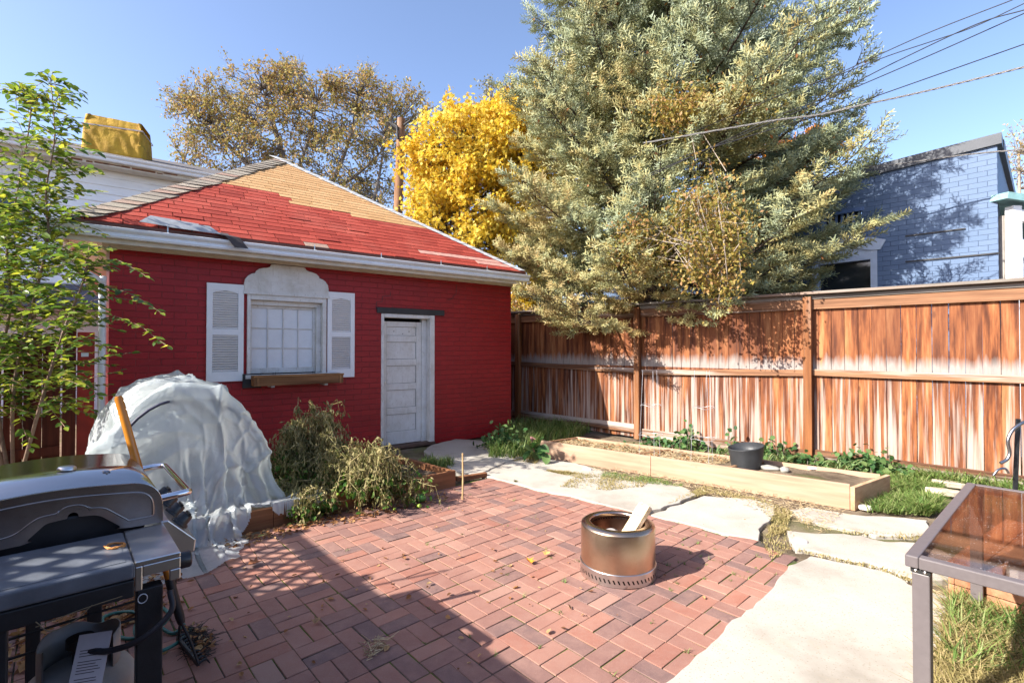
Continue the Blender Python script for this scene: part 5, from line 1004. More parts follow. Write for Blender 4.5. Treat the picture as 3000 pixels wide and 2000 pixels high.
# ---- the big blue green fir behind the fence
class Fir: pass
tb0 = dp(1905, 1018, 9.3); tr_ = thing('fir_tree', 'huge blue green fir with yellowing lower boughs leaning over the cedar fence', 'tree', (tb0.x, 9.3, 0))
T0 = Vector((tb0.x, 9.3, 0)); TOPZ = 12.5
m_ = MB(); m_.tube([(0, 0, 0), (.03, 0, 3), (-.02, .02, 6), (.02, 0, 9), (0, 0, TOPZ)], [.24, .19, .14, .09, .02], 14); m_.build('trunk', BARK, tr_)
sp_pos, sp_dir, sp_up, sp_sz = [], [], [], []; tw0, tw1, tw_r = [], [], []; br = MB()
def crownR(z): return np.interp(z, [1.7, 2.2, 3, 4.2, 5.5, 7, 8.5, 10.5, 12.5], [2.6, 3.1, 3.45, 3.6, 3.45, 2.8, 1.9, 1.1, .15])
z = 2.3; q = random.Random(5)
while z < 12.3:
    nb = 9 if z < 9 else 6
    ph0 = q.random() * 6.28
    for b in range(nb):
        az = ph0 + b * 6.283 / nb + q.gauss(0, .16); front = -math.sin(az)  # 1 = towards the camera
        if front < -.35 and q.random() < .55: continue
        Lb = float(crownR(z + .15)) * q.uniform(.74, 1.08) * (.80 if math.cos(az) < -.2 else .97); zz = z + q.gauss(0, .1); bare = .0
        if zz < 3.0 and math.cos(az) < -.3 and front > 0: Lb *= 1.05
        base = T0 + Vector((0, 0, zz)); hd_ = Vector((math.cos(az), math.sin(az), 0)); rise = np.interp(z, [2, 4, 7, 11], [.0, .04, .22, .5])
        pts = [base + hd_ * (Lb * s) + Vector((0, 0, Lb * (rise * s - .10 * math.sin(s * math.pi) * (1 if z < 7 else .3) + .10 * s ** 3))) + Vector((0, 0, .06 * noise.noise(Vector((az * 3, zz, s * 3))))) for s in [i / 8 for i in range(9)]]
        br.tube(pts, [.045 * (1 - s / 8.6) * (.5 + Lb / 6) for s in range(9)], 6)
        side = Vector((-hd_.y, hd_.x, 0)); s = .22 + q.random() * .08
        full = 1.0 if front > -.2 else .55
        while s < 1.0:
            f = s * 8; i0 = min(7, int(f)); p = pts[i0].lerp(pts[i0 + 1], f - i0); fw = (pts[i0 + 1] - pts[i0]).normalized()
            for sd_ in (-1, 1):
                l = (.34 * Lb * (1 - s) ** .75 + .20) * q.uniform(.6, 1.2); an = q.uniform(.65, 1.0); d0 = (fw * math.cos(an) + side * sd_ * math.sin(an) + Vector((0, 0, q.uniform(-.16, .10)))).normalized()
                e = p + d0 * l + Vector((0, 0, -.05 * l)); tw0.append(tuple(p)); tw1.append(tuple(e)); tw_r.append(.009)
                t = q.random() * .1 + (.12 if s > .4 else .42)
                while t <= 1.04:
                    if q.random() < (.35 + .65 * min(1, (s * 1.25 + t * .35))) * full * (.55 if (zz < 2.6 and t < .6) else 1):
                        c = p.lerp(e, min(t, 1)); sgn = q.choice((-1, 1)); a2 = q.uniform(.2, .95) if t < .93 else 0
                        sdv = d0.cross(Vector((0, 0, 1))).normalized(); dd = (d0 * math.cos(a2) + sdv * sgn * math.sin(a2) + Vector((0, 0, q.uniform(-.12, .32)))).normalized()
                        sp_pos.append(tuple(c)); sp_dir.append(tuple(dd)); sp_sz.append(q.uniform(.18, .29)); 
                    t += .085 / max(.2, l) * q.uniform(.7, 1.3)
            s += .042 * q.uniform(.7, 1.3)
    z += .27
br.build('limbs', BARKD, tr_, world=True)
tv, tf = ribbon(tw0, tw1, .007, .0025); npmesh('twigs', tv, tf, BARKD, tr_)
# needle spray: blades set round a short shoot
nb = 17; tvs, tfs = [], []; qq = random.Random(2)
for i in range(nb):
    t = .04 + .9 * i / nb; a = i * 2.4; up = .55 + .45 * math.sin(a) if False else 1
    ca, sa = math.cos(a), math.sin(a); L_ = .34 * (1 - .25 * t); fwd = .55
    tip = (t + L_ * fwd, ca * L_ * .85, sa * L_ * .75 + .06); wv = (0, -sa * .032, ca * .032); b = (t, 0, 0)
    tvs += [(b[0] - .02, b[1] - wv[1], b[2] - wv[2]), (b[0] + .02, b[1] + wv[1], b[2] + wv[2]), (tip[0], tip[1] + wv[1] * .8, tip[2] + wv[2] * .8), (tip[0], tip[1] - wv[1] * .6, tip[2] - wv[2] * .6)]; tfs.append((i * 4, i * 4 + 1, i * 4 + 2, i * 4 + 3))
SPV, SPF = np.array(tvs), np.array(tfs); sp_pos = np.array(sp_pos); n_ = len(sp_pos); 
k = N('fir_needles'); gco = k.co(src='Object'); big = k.noise(gco, .55, 4, .6); sm = k.noise(gco, 5.0, 3, .6)
f = k.mm('ADD', k.mm('MULTIPLY', big, .5), k.mm('MULTIPLY', sm, .5)); sx = k.n('ShaderNodeSeparateXYZ', {0: gco})
f = k.mm('ADD', f, k.mm('ADD', k.mm('MULTIPLY', sx.outputs[0], .018), k.mm('MULTIPLY', k.mm('SUBTRACT', sx.outputs[2], 4.0), .018)))
c = k.ramp(f, [(.36, (.40, .28, .11)), (.44, (.40, .36, .15)), (.50, (.32, .34, .17)), (.56, (.27, .33, .21)), (.66, (.36, .43, .33))])
c = k.mix(k.mm('MULTIPLY', k.isl(), .35), c, (.46, .40, .18)); k.P(col=c, rough=.5, spec=.35)
tl = k.n('ShaderNodeBsdfTranslucent', {'Color': c}); ms = k.n('ShaderNodeMixShader', {0: .22, 1: k.b.outputs[0], 2: tl.outputs[0]}); k.t.links.new(ms.outputs[0], k.out.inputs[0]); NEED = k.m
vv, ff = inst(SPV, SPF, sp_pos, np.array(sp_dir), rdir(n_, .6), np.array(sp_sz)); npmesh('needles', vv, ff, NEED, tr_)
# orange brown cones / dead tips
sel = rng.choice(n_, 1500, replace=False); vv, ff = inst(RH_V, RH_T, sp_pos[sel], rdir(1500, -.8), rdir(1500), .07); npmesh('dry_tips', vv, ff, simple('dry_needle_brown', (.32, .14, .05), .8), tr_)
# ---- generic broadleaf tree
def broadleaf(name, label, base, limbs, blobs, nleaf, lsize, lmat, bmat, tpl, sprd, twr=.006, ntw=5, tw_l=.5, up=0.2, shell=.35, seed=1):
    """limbs: list of (points, radii); blobs: (centre, radii, clusters)"""
    g = np.random.default_rng(seed); root = thing(name, label, 'tree', base); m_ = MB(); anchors = []
    for pts, r in limbs:
        C = catmull(pts, 5); m_.tube(C, [r[0] + (r[1] - r[0]) * i / (len(C) - 1) for i in range(len(C))], 9); anchors += [tuple(c) for c in C[len(C) // 4:]]
    m_.build('trunk', bmat, root, world=True); anchors = np.array(anchors); cl = []
    for c, rad, n in blobs:
        d = unit(g.normal(size=(n, 3))); r_ = shell + (1 - shell) * g.random((n, 1)) ** .5; wob = 1 + .18 * np.sin(d[:, :1] * 5 + c[0]) * np.cos(d[:, 1:2] * 4 + 1) + .08 * g.normal(size=(n, 1)); cl.append(np.array(c) + d * r_ * wob * np.array(rad))
    cl = np.concatenate(cl); D = ((cl[:, None] - anchors[None]) ** 2).sum(-1); an = anchors[D.argmin(1)]
    mid = an + (cl - an) * .5 + g.normal(size=cl.shape) * .12; mid[:, 2] += .1
    v1, f1 = ribbon(an, mid, twr * 3.2, twr * 2.2); v2, f2 = ribbon(mid, cl, twr * 2.2, twr * 1.3)
    k_ = len(cl); td = unit(unit(cl - an)[:, None] + g.normal(size=(k_, ntw, 3)) * .75); e = (cl[:, None] + td * tw_l * g.uniform(.5, 1.2, (k_, ntw, 1))).reshape(-1, 3); v3, f3 = ribbon(np.repeat(cl, ntw, 0), e, twr, twr * .4)
    VV = np.concatenate([v1, v2, v3]); FF = np.concatenate([f1, f2 + len(v1), f3 + len(v1) + len(v2)]); npmesh('twigs', VV, FF, bmat, root)
    n = nleaf; ti = g.integers(0, len(e), n); t = g.random((n, 1)) ** .7; pos = np.repeat(cl, ntw, 0)[ti] * (1 - t) + e[ti] * t + g.normal(size=(n, 3)) * sprd
    dd = g.normal(size=(n, 3)); dd[:, 2] -= .45; nn_ = g.normal(size=(n, 3)); nn_[:, 2] += up * 2
    vv, ff = inst(tpl[0], tpl[1], pos, dd, nn_, lsize * g.uniform(.6, 1.25, n)); npmesh('foliage', vv, ff, lmat, root)
    return root
ML = leafmat('maple_yellow', [(.60, .32, .03), (.72, .48, .05), (.78, .58, .08), (.78, .64, .12), (.70, .62, .14)], .5, .9, .45, .5)
mbz = dp(1632, 1010, 13); b_ = Vector((mbz.x, 13, 0))
lim = [([b_, dp(1625, 880, 13), dp(1620, 840, 13)], (.24, .20)), ([dp(1632, 880, 13), dp(1560, 800, 12.9), dp(1480, 690, 12.8), dp(1425, 610, 12.7), dp(1330, 440, 12.6)], (.15, .03)), ([dp(1545, 790, 12.9), dp(1460, 735, 12.6), dp(1360, 700, 12.4), dp(1290, 690, 12.2)], (.07, .015)), ([dp(1630, 860, 13), dp(1600, 720, 13), dp(1560, 560, 13), dp(1540, 380, 13)], (.13, .02)), ([dp(1640, 860, 13), dp(1700, 740, 13.2), dp(1800, 600, 13.3)], (.12, .02))]
blobs = []
for px, py, Y, rx, rz, n in ((1350, 450, 12.6, 1.2, 1.1, 90), (1290, 560, 12.5, .95, 1.1, 80), (1420, 600, 12.5, 1.2, 1.1, 90), (1480, 400, 12.8, 1.15, .9, 80), (1550, 330, 13, .8, .6, 40), (1560, 520, 13, 1.1, 1.2, 70), (1380, 700, 12.7, 1.3, .5, 60), (1545, 700, 13, .8, .7, 40), (1255, 640, 12.4, .4, .5, 20), (1700, 480, 13.3, 1.4, 1.6, 60), (1850, 450, 13.4, 1.4, 1.5, 40), (1550, 850, 12.6, .35, .35, 14)):
    c = dp(px, py, Y); blobs.append(((c.x, c.y, c.z), (rx, rx * .9, rz), n))
broadleaf('maple_tree', 'bright yellow autumn maple between the garage roof and the big fir', b_, lim, blobs, 42000, .10, ML, BARKD, (MP_V, MP_T), .09, .006, 5, .42, seed=3)
OL = leafmat('olive_tan_leaf', [(.20, .20, .05), (.32, .29, .09), (.42, .31, .10), (.42, .26, .10), (.32, .17, .07)], .35, .5, .6, .55)
b_ = Vector((dp(900, 900, 19).x, 19, 0)); J = lambda *p: dp(p[0], p[1], p[2] if len(p) > 2 else 19)
lim = [([b_, J(890, 800), J(870, 640), J(840, 500), J(800, 360), J(770, 260)], (.3, .03)), ([J(880, 700), J(960, 560), J(1020, 420), J(1050, 280)], (.14, .02)), ([J(870, 640), J(760, 520), J(660, 420), J(560, 330)], (.12, .02)), ([J(850, 560), J(900, 420), J(930, 300)], (.09, .02)), ([J(880, 690), J(740, 590), J(620, 540), J(540, 470)], (.10, .02)), ([J(960, 570), J(1060, 500), J(1140, 420)], (.09, .02)), ([J(990, 900), J(1080, 640), J(1110, 520), J(1130, 400)], (.12, .02))]
blobs = []
for px, py, rx, rz, n in ((640, 330, 1.3, .9, 60), (570, 320, .7, .5, 22), (760, 300, 1.5, 1.1, 70), (850, 240, 1.0, .6, 34), (930, 320, 1.5, 1.2, 70), (1050, 280, 1.3, .8, 55), (1110, 380, 1.3, 1.3, 55), (680, 440, 1.6, 1.0, 60), (560, 450, .6, .6, 14), (830, 430, 1.7, 1.2, 55), (1000, 470, 1.7, 1.3, 55), (620, 520, .9, .4, 16), (1200, 320, .7, .6, 18), (1100, 560, 1.0, 1.0, 24), (800, 560, 1.6, .7, 22), (1040, 560, 1.0, .9, 22)):
    c = J(px, py); blobs.append(((c.x, c.y, c.z), (rx, rx, rz), n))
broadleaf('ash_tree', 'tan and olive half bare tree spreading behind the garage roof peak', b_, lim, blobs, 26000, .115, OL, simple('ash_grey_bark', (.22, .19, .165), .9, 0, .3), (RH_V, RH_T), .07, .009, 7, .6, seed=8)
OLB = leafmat('grey_olive_leaf', [(.16, .16, .07), (.26, .25, .12), (.33, .27, .15)], .3, .8)
c = dp(1440, 300, 24); b_ = Vector((c.x, 24, 0))
broadleaf('grey_green_tree', 'grey green treetop peeking above the yellow maple', b_, [([b_, Vector((c.x, 24, 6)), c], (.2, .05))], [((c.x, 24, c.z - .3), (1.1, 1, 1.3), 50), ((c.x - 2.0, 24, c.z - 1.3), (1.8, 1, .9), 50), ((c.x + 1.2, 24, c.z - 1.2), (1.3, 1, 1.2), 40)], 5000, .13, OLB, BARK, (RH_V, RH_T), .1, .01, 5, .5, seed=4)
c = dp(2395, 400, 17); b_ = Vector((c.x, 17, 0)); ORL = leafmat('orange_leaf', [(.62, .20, .02), (.75, .36, .04)], .5)
broadleaf('orange_tree', 'small orange leaved tree showing through the right edge of the fir', b_, [([b_, Vector((c.x, 17, 5)), c], (.15, .04))], [((c.x, 17, c.z - .15), (.55, .5, .4), 16), ((c.x - 1.0, 17, c.z - .9), (.9, .6, .7), 24)], 3000, .15, ORL, BARK, (MP_V, MP_T), .1, .008, 5, .4, seed=5)
c = dp(2985, 450, 22); b_ = Vector((c.x, 22, 0))
broadleaf('bare_tan_tree', 'sparse tan treetop behind the right corner of the blue building', b_, [([b_, Vector((c.x, 22, 6)), c], (.15, .04))], [((c.x + .1, 22, c.z), (.9, .8, 1.3), 40), ((c.x + 1.5, 22, c.z - .8), (1.5, .8, 1.3), 40)], 1500, .12, OL, TWIG, (RH_V, RH_T), .1, .008, 6, .6, seed=6)
c = dp(1535, 880, 11.5); b_ = Vector((c.x, 11.5, 0))
broadleaf('autumn_shrub', 'small pinkish orange shrub peeking over the fence beside the garage corner', b_, [([b_, Vector((c.x, 11.5, 1.2)), Vector((c.x, 11.5, 2.2))], (.05, .02))], [((c.x, 11.5, 2.25), (.42, .3, .5), 30)], 900, .075, leafmat('pinkish_leaf', [(.5, .2, .08), (.45, .3, .06), (.2, .22, .08)], .4), TWIG, (RH_V, RH_T), .05, .004, 4, .25, seed=7)
# ---- yellowing vine climbing the fir
vn = thing('climbing_vine', 'yellow and brown leaved vine climbing through the middle of the fir', 'vine', (T0.x, 7.2, 0)); VL = leafmat('vine_leaf', [(.08, .12, .03), (.22, .20, .04), (.38, .28, .07), (.36, .20, .08), (.28, .13, .06)], .4, .9, .45, .4)
vb = [((2060, 620, 6.4), .55, .8, 55), ((2100, 730, 6.3), .42, .7, 55), ((2050, 640, 6.9), .35, .5, 30), ((2160, 310, 6.7), .85, .22, 62), ((1980, 320, 6.7), .5, .3, 34), ((2125, 820, 6.4), .22, .35, 14), ((1960, 700, 6.9), .4, .5, 22), ((1860, 690, 6.9), .35, .3, 14), ((1840, 735, 6.9), .3, .35, 12)]
cs = np.concatenate([np.array(tuple(dp(*p))) + unit(rng.normal(size=(n, 3))) * rng.random((n, 1)) ** .5 * np.array([rx, .35, rz]) for p, rx, rz, n in vb])
n = 9000; ci = rng.integers(0, len(cs), n); pos = cs[ci] + rng.normal(size=(n, 3)) * .10; dd = rng.normal(size=(n, 3)); dd[:, 2] -= .6; nn_ = rng.normal(size=(n, 3)) + np.array([-.3, -.8, .3]); vv, ff = inst(RH_V, RH_T, pos, dd, nn_, (.052 * rng.uniform(.6, 1.3, n))); npmesh('leaves', vv, ff, VL, vn)
P0 = cs; P1 = cs[rng.integers(0, len(cs), len(cs))]; ok = np.linalg.norm(P0 - P1, axis=1) < 1.0; tv, tf = ribbon(P0[ok], P1[ok], .006, .004); npmesh('stems', tv, tf, TWIG, vn)
# ---- leafy sapling at the left edge
sap = thing('elm_sapling', 'tall leafy green sapling with arching side shoots at the left edge', 'sapling', gp(40, 1470, 0)); SL_ = leafmat('sapling_leaf', [(.04, .09, .03), (.08, .15, .03), (.16, .25, .035), (.32, .38, .045), (.52, .45, .06)], .5, .8, .38, .55, .4)
sb = Vector(sap.location); Ys = 3.35; stems = [[sb, dp(40, 1150, 4.49), dp(95, 900, 4.49), dp(140, 700, 4.49), dp(135, 560, 4.49), dp(160, 400, 4.49), dp(148, 228, 4.49)], [sb, dp(-10, 1150, 4.76), dp(30, 900, 4.76), dp(20, 750, 4.76), dp(40, 620, 4.76), dp(90, 330, 4.76), dp(58, 265, 4.76)], [sb, dp(120, 1180, 4.35), dp(190, 960, 4.28), dp(245, 820, 4.22), dp(262, 730, 4.22)], [sb, dp(-60, 1100, 4.35), dp(-40, 800, 4.35), dp(-10, 560, 4.35), dp(-30, 330, 4.35)]]
mm_ = MB(); shoots = []
for S in stems: C = catmull(S, 8); mm_.tube(C, [.017 * (1 - .8 * i / (len(C) - 1)) for i in range(len(C))], 7)
mm_.build('stems', simple('sapling_bark', (.26, .17, .12), .8, 0, .3, 20), sap, world=True)
hand = [[(160, 430), (230, 435), (290, 445)], [(150, 500), (215, 492), (270, 493), (290, 505)], [(165, 560), (205, 555), (285, 560)], [(170, 640), (250, 660), (300, 690)], [(250, 770), (330, 760), (370, 775), (425, 807)], [(170, 740), (240, 780), (285, 800)], [(230, 840), (330, 845), (400, 870), (470, 915)], [(220, 940), (330, 935), (400, 950), (450, 985), (493, 1016)], [(180, 1000), (260, 1010), (330, 1015)], [(140, 640), (210, 610), (270, 600)], [(120, 1040), (230, 1060), (335, 1040)], [(150, 1080), (230, 1110), (290, 1160)], [(30, 500), (-10, 470), (-40, 460)], [(120, 700), (40, 680), (-30, 690)], [(148, 330), (175, 300), (160, 240)], [(80, 350), (50, 320), (48, 268)], [(150, 480), (190, 470), (200, 452)], [(60, 1100), (150, 1200), (190, 1250)], [(20, 1100), (60, 1230), (90, 1310)]]
for h in hand: Y = 4.35 + rng.random() * .4; shoots.append([dp(x, y, Y - .12 * i) for i, (x, y) in enumerate(h)])
q = random.Random(12)
for si, S in enumerate(stems):
    C = catmull(S, 8)
    for i in range(6, len(C) - 1):
        for r_ in range((6 if i < len(C) * .55 else 4) if si < 2 else 3):
            f = i / len(C)
            a = q.uniform(0, 6.283); l = q.uniform(.22, .66) * (1.15 - .75 * f) * (1.15 if f < .6 else .9); d = Vector((math.cos(a), math.sin(a) * .8, q.uniform(-.1, .75))).normalized()
            p = C[i].lerp(C[i + 1], q.random()); shoots.append([p, p + d * l * .5 + Vector((0, 0, .03)), p + d * l + Vector((0, 0, -.10 * l))])
P0, P1, pos, dd, nn_, sz = [], [], [], [], [], []
for S in shoots:
    C = catmull(S, 6); Lg = 0; side = 1
    for a, b in zip(C, C[1:]): P0.append(tuple(a)); P1.append(tuple(b))
    acc = 0
    for a, b in zip(C, C[1:]):
        sg = (b - a).length; d = (b - a).normalized(); acc += sg
        while acc > .036:
            acc -= .036; side = -side; sd_ = d.cross(Vector((0, 0, 1))); sd_ = sd_.normalized() if sd_.length > .1 else Vector((1, 0, 0))
            ld = (d * .55 + sd_ * side * .7 + Vector((0, 0, q.uniform(-.55, .25)))).normalized(); pos.append(tuple(a.lerp(b, q.random()))); dd.append(tuple(ld)); nn_.append((q.gauss(0, .45), q.gauss(0, .45) - .15, 1)); sz.append(q.uniform(.045, .095))
    d = (C[-1] - C[-2]).normalized(); pos.append(tuple(C[-1])); dd.append(tuple(d)); nn_.append((0, -.3, 1)); sz.append(.065)
tv, tf = ribbon(P0, P1, .0028, .0022); npmesh('shoots', tv, tf, simple('shoot_bark', (.22, .13, .08), .7), sap)
LFQ = LEAF_V * np.array([1, 1.0, 1]); vv, ff = inst(LFQ, LEAF_T, np.array(pos), np.array(dd), np.array(nn_), np.array(sz)); npmesh('foliage', vv, ff, SL_, sap, smooth=True)
# ---- dead tomato plants
DL = leafmat('withered_leaf', [(.08, .08, .03), (.17, .16, .06), (.29, .25, .11), (.40, .33, .17), (.17, .21, .07)], .25, 2.5, .8, .6, .15)
GL = leafmat('green_tomato_leaf', [(.03, .09, .015), (.07, .16, .02), (.13, .22, .04)], .4, 2, .5)
VST = leafmat('dry_vine_stem', [(.30, .26, .10), (.42, .33, .16), (.24, .26, .08)], .0, 3, .7, .7)
def tomato(label, base, rad, h, nst, nlf, seed, lean=(0, 0), green=.1, flop=1.0):
    q = random.Random(seed); g = np.random.default_rng(seed); t_ = thing('tomato_plant', label, 'plant', base, 0, 'dead tomato plants'); base = Vector(base); P0, P1, R0, anc = [], [], [], []
    for i in range(nst):
        a = q.uniform(0, 6.28); r_ = q.uniform(.1, 1) ** .7; hh = h * q.uniform(.45, 1.0) * (1 - .35 * r_); e = Vector((math.cos(a) * rad[0] * r_ + lean[0] * hh, math.sin(a) * rad[1] * r_ + lean[1] * hh, 0))
        b = base + e * .15; top = base + e * .75 + Vector((0, 0, hh)); tipz = max(.03, hh * (1 - flop * q.uniform(.15, .9))); tip = base + e * 1.15 + Vector((q.gauss(0, .05), q.gauss(0, .05), tipz))
        C = catmull([b, b.lerp(top, .5) + Vector((q.gauss(0, .05), q.gauss(0, .05), 0)), top, tip], 7)
        for k_, (u_, v_) in enumerate(zip(C, C[1:])): P0.append(tuple(u_)); P1.append(tuple(v_)); R0.append(.0055 * (1 - .6 * k_ / len(C)))
        anc += C[4:]
        for s_ in range(7):
            u_ = C[q.randrange(5, len(C))]; d = Vector((q.gauss(0, 1), q.gauss(0, 1), q.gauss(.2, .6))).normalized(); l = q.uniform(.06, .22); m1 = u_ + d * l * .6; m2 = m1 + Vector((d.x * .3, d.y * .3, -1)) * l * .6
            m2.z = max(m2.z, .02); P0 += [tuple(u_), tuple(m1)]; P1 += [tuple(m1), tuple(m2)]; R0 += [.0028, .002]; anc += [m1, m2, m2]
    tv, tf = ribbon(P0, P1, np.array(R0), np.array(R0) * .8); npmesh('stems', tv, tf, VST, t_)
    an = np.array([tuple(a) for a in anc]); n = nlf; pos = an[g.integers(0, len(an), n)] + g.normal(size=(n, 3)) * .018; pos[:, 2] = np.maximum(pos[:, 2], .02); dd = g.normal(size=(n, 3)) * .45; dd[:, 2] -= 1
    CV = np.array([(0, .05, 0), (0, -.05, 0), (.3, .14, .10), (.3, -.12, .02), (.6, .06, -.06), (.6, -.14, .08), (1, .02, .12), (.95, -.06, -.02)]); CF = np.array([(0, 1, 3), (0, 3, 2), (2, 3, 5), (2, 5, 4), (4, 5, 7), (4, 7, 6)])
    vv, ff = inst(CV, CF, pos, dd, g.normal(size=(n, 3)), g.uniform(.025, .075, n)); npmesh('withered_leaves', vv, ff, DL, t_)
    n2 = int(nlf * green); an2 = an[an[:, 2] < base.z + h * .5] if (an[:, 2] < base.z + h * .5).any() else an; pos = an2[g.integers(0, len(an2), n2)] + g.normal(size=(n2, 3)) * .04; pos[:, 2] = np.maximum(pos[:, 2] * .8, .02)
    vv, ff = inst(LEAF_V, LEAF_T, pos, g.normal(size=(n2, 3)) + np.array([0, -.3, -.4]), g.normal(size=(n2, 3)) + np.array([0, -.3, 1.2]), g.uniform(.03, .07, n2)); npmesh('green_leaves', vv, ff, GL, t_)
    return t_
pT = dp(912, 1400, 5.2); tomato('tall bushy dead tomato plant in the left bed below the window', (pT.x, 5.2, .08), (.42, .38), 1.0, 52, 6000, 1, (.03, 0), .16, .6)
pT = gp(1075, 1440, .1); tomato('sprawling dead tomato plant flopping over the front board onto the bricks', (pT.x, pT.y + .05, .08), (.52, .42), .64, 52, 5600, 2, (0, -.35), .2, 1.0)
pT = gp(905, 1440, .1); tomato('low dark tangle of dead tomato vines between the tall plant and the front board', (pT.x, pT.y + .1, .08), (.5, .35), .24, 40, 2600, 3, (0, 0), .05, .9)
pT = gp(835, 1500, .05); tomato('small withered tomato vine trailing on the front board near the plastic cover', (pT.x + .22, pT.y - .0, .04), (.16, .12), .30, 12, 900, 4, (0, 0), .5, .9)
TOM = simple('green_tomato_skin', (.28, .40, .05), .25, 0, .2, 10, 0)
for px, py, z_, r_, l_ in ((995, 1424, .2, .022, 'upper yellow green tomato hanging on the sprawling plant'), (1003, 1436, .17, .019, 'green tomato directly below the upper hanging one'), (1229, 1481, .02, .021, 'yellow green tomato lying on the bricks right of the sprawling plant'), (1156, 1490, .02, .014, 'tiny yellow green tomato lying at the sprawling plant foot'), (1125, 1437, .15, .017, 'small green tomato among leaves on the right of the sprawling plant')):
    p = gp(px, py, z_); m_ = MB(); m_.lathe([(0, r_)] + [(r_ * 1.05 * math.sin(a), r_ * .9 * math.cos(a)) for a in [math.pi * i / 10 for i in range(1, 10)]] + [(0, -r_ * .9)], 18); o = m_.build('green_tomato', TOM); o.location = (p.x, p.y - (.35 if z_ > .1 else 0) * .35, z_); tag(o, l_, 'tomato', 'green tomatoes around the dead plants')
p = gp(1232, 1462, .03); m_ = MB(); m_.lathe([(0, .045)] + [(.055 * math.sin(a), .042 * math.cos(a)) for a in [math.pi * i / 12 for i in range(1, 12)]] + [(0, -.042)], 24); o = m_.build('green_squash', simple('green_squash_skin', (.10, .26, .05), .4, 0, .4, 25)); o.location = (p.x, p.y, .045); tag(o, 'round green squash beside the front board of the left bed', 'squash')
p = gp(1355, 1462); m_ = MB(); m_.tube([(0, 0, 0), (.004, 0, .2), (.0, 0, .46)], [.009, .009, .008], 8); o = m_.build('garden_stake', simple('bamboo_tan', (.52, .36, .17), .6)); o.location = p; tag(o, 'thin tan stick standing upright at the corner of the left bed', 'stake')
# ---- grass, weeds and ground leaves
def field(polys, n, h, lean=.5, wdt=.005, seed=1, z=0):
    g = np.random.default_rng(seed); pts = []
    for P in polys:
        P = np.array([(p.x, p.y) for p in P]); lo, hi = P.min(0), P.max(0); c_ = 0; need = n // len(polys)
        while c_ < need:
            s = lo + g.random((need, 2)) * (hi - lo); x, y = s[:, 0], s[:, 1]; ins = np.zeros(len(s), bool); j = len(P) - 1
            for i in range(len(P)):
                cond = (P[i, 1] > y) != (P[j, 1] > y); xx = (P[j, 0] - P[i, 0]) * (y - P[i, 1]) / (P[j, 1] - P[i, 1] + 1e-12) + P[i, 0]; ins ^= cond & (x < xx); j = i
            nse = np.array([noise.noise(Vector((a * 3.0, b * 3.0, seed))) for a, b in s]); ins &= g.random(len(s)) < np.clip(.55 + 1.3 * nse, .04, 1); s = s[ins]; pts.append(s); c_ += max(1, len(s))
    s = np.concatenate(pts); m = len(s); hh = h * g.uniform(.4, 1.2, m); a = g.uniform(0, 6.283, m); ld = np.stack([np.cos(a), np.sin(a)], 1) * (lean * g.uniform(.2, 1.2, m) * hh)[:, None]; wv = np.stack([-np.sin(a), np.cos(a)], 1) * (wdt * g.uniform(.6, 1.3, m))[:, None]
    V_ = []
    for t, wk in ((0, 1), (.5, .85), (1, .12)):
        cx = s + ld * t ** 1.8; cz = z + hh * (t - .18 * t * t * lean)
        for sg in (-1, 1): V_.append(np.concatenate([cx + wv * sg * wk, cz[:, None]], 1))
    V_ = np.stack(V_, 1).reshape(-1, 3); o = (np.arange(m) * 6)[:, None]; F_ = np.concatenate([o + np.array([[0, 1, 3, 2]]), o + np.array([[2, 3, 5, 4]])]); return V_, F_
def patch(name, polys, n, h, mt, lean=.5, wdt=.004, seed=1, z=0.0):
    v, f = field(polys, n, h, lean, wdt, seed, z); return tag(npmesh(name, v, f, mt), kind='stuff')
GRN = leafmat('grass_green', [(.07, .14, .03), (.13, .22, .05), (.22, .30, .08), (.32, .33, .14)], .35, 4, .5, .75); DRY = leafmat('grass_dry', [(.20, .17, .06), (.36, .29, .11), (.46, .36, .18), (.22, .22, .06)], .3, 2, .7, .6)
G = lambda *L: [gp(*p) for p in L]
patch('tall_grass', [G((1430, 1345), (1500, 1250), (1640, 1255), (1740, 1262), (1690, 1285), (1585, 1310), (1570, 1345), (1500, 1350))], 3000, .27, GRN, .9, .006, 2)
patch('tall_grass', [G((2600, 1385), (2700, 1365), (2880, 1380), (3100, 1400), (3100, 1500), (2900, 1440), (2760, 1425), (2640, 1420))], 4200, .19, GRN, 1.2, .006, 3)
patch('grass', [G((2540, 1500), (2600, 1430), (2760, 1440), (2760, 1480), (2700, 1510), (2600, 1505)), G((2600, 1400), (2760, 1420), (2760, 1450), (2620, 1450))], 3400, .10, GRN, 1.3, .004, 4)
patch('grass', [G((2680, 1480), (2740, 1475), (2760, 1500), (2720, 1512), (2680, 1505))], 700, .15, GRN, 1.1, .005, 14)
patch('grass', [G((2800, 1720), (2860, 1700), (3100, 1780), (3100, 2000), (2900, 1990), (2780, 1990), (2770, 1860))], 800, .15, GRN, .9, .004, 5)
patch('dry_grass', [G((2800, 1720), (2860, 1690), (3100, 1760), (3100, 2100), (2700, 2100), (2750, 1900))], 6500, .10, DRY, 1.3, .0035, 6)
patch('dry_grass', [G((1690, 1395), (1760, 1388), (1900, 1415), (1880, 1430), (1780, 1440), (1640, 1430)), G((1600, 1382), (1700, 1390), (1760, 1400), (1700, 1405))], 2600, .03, DRY, 1.6, .003, 7, .014)
patch('grass', [G((1770, 1385), (1900, 1400), (2010, 1418), (1990, 1430), (1860, 1415), (1760, 1400))], 2600, .035, GRN, 1.2, .003, 8, .0)
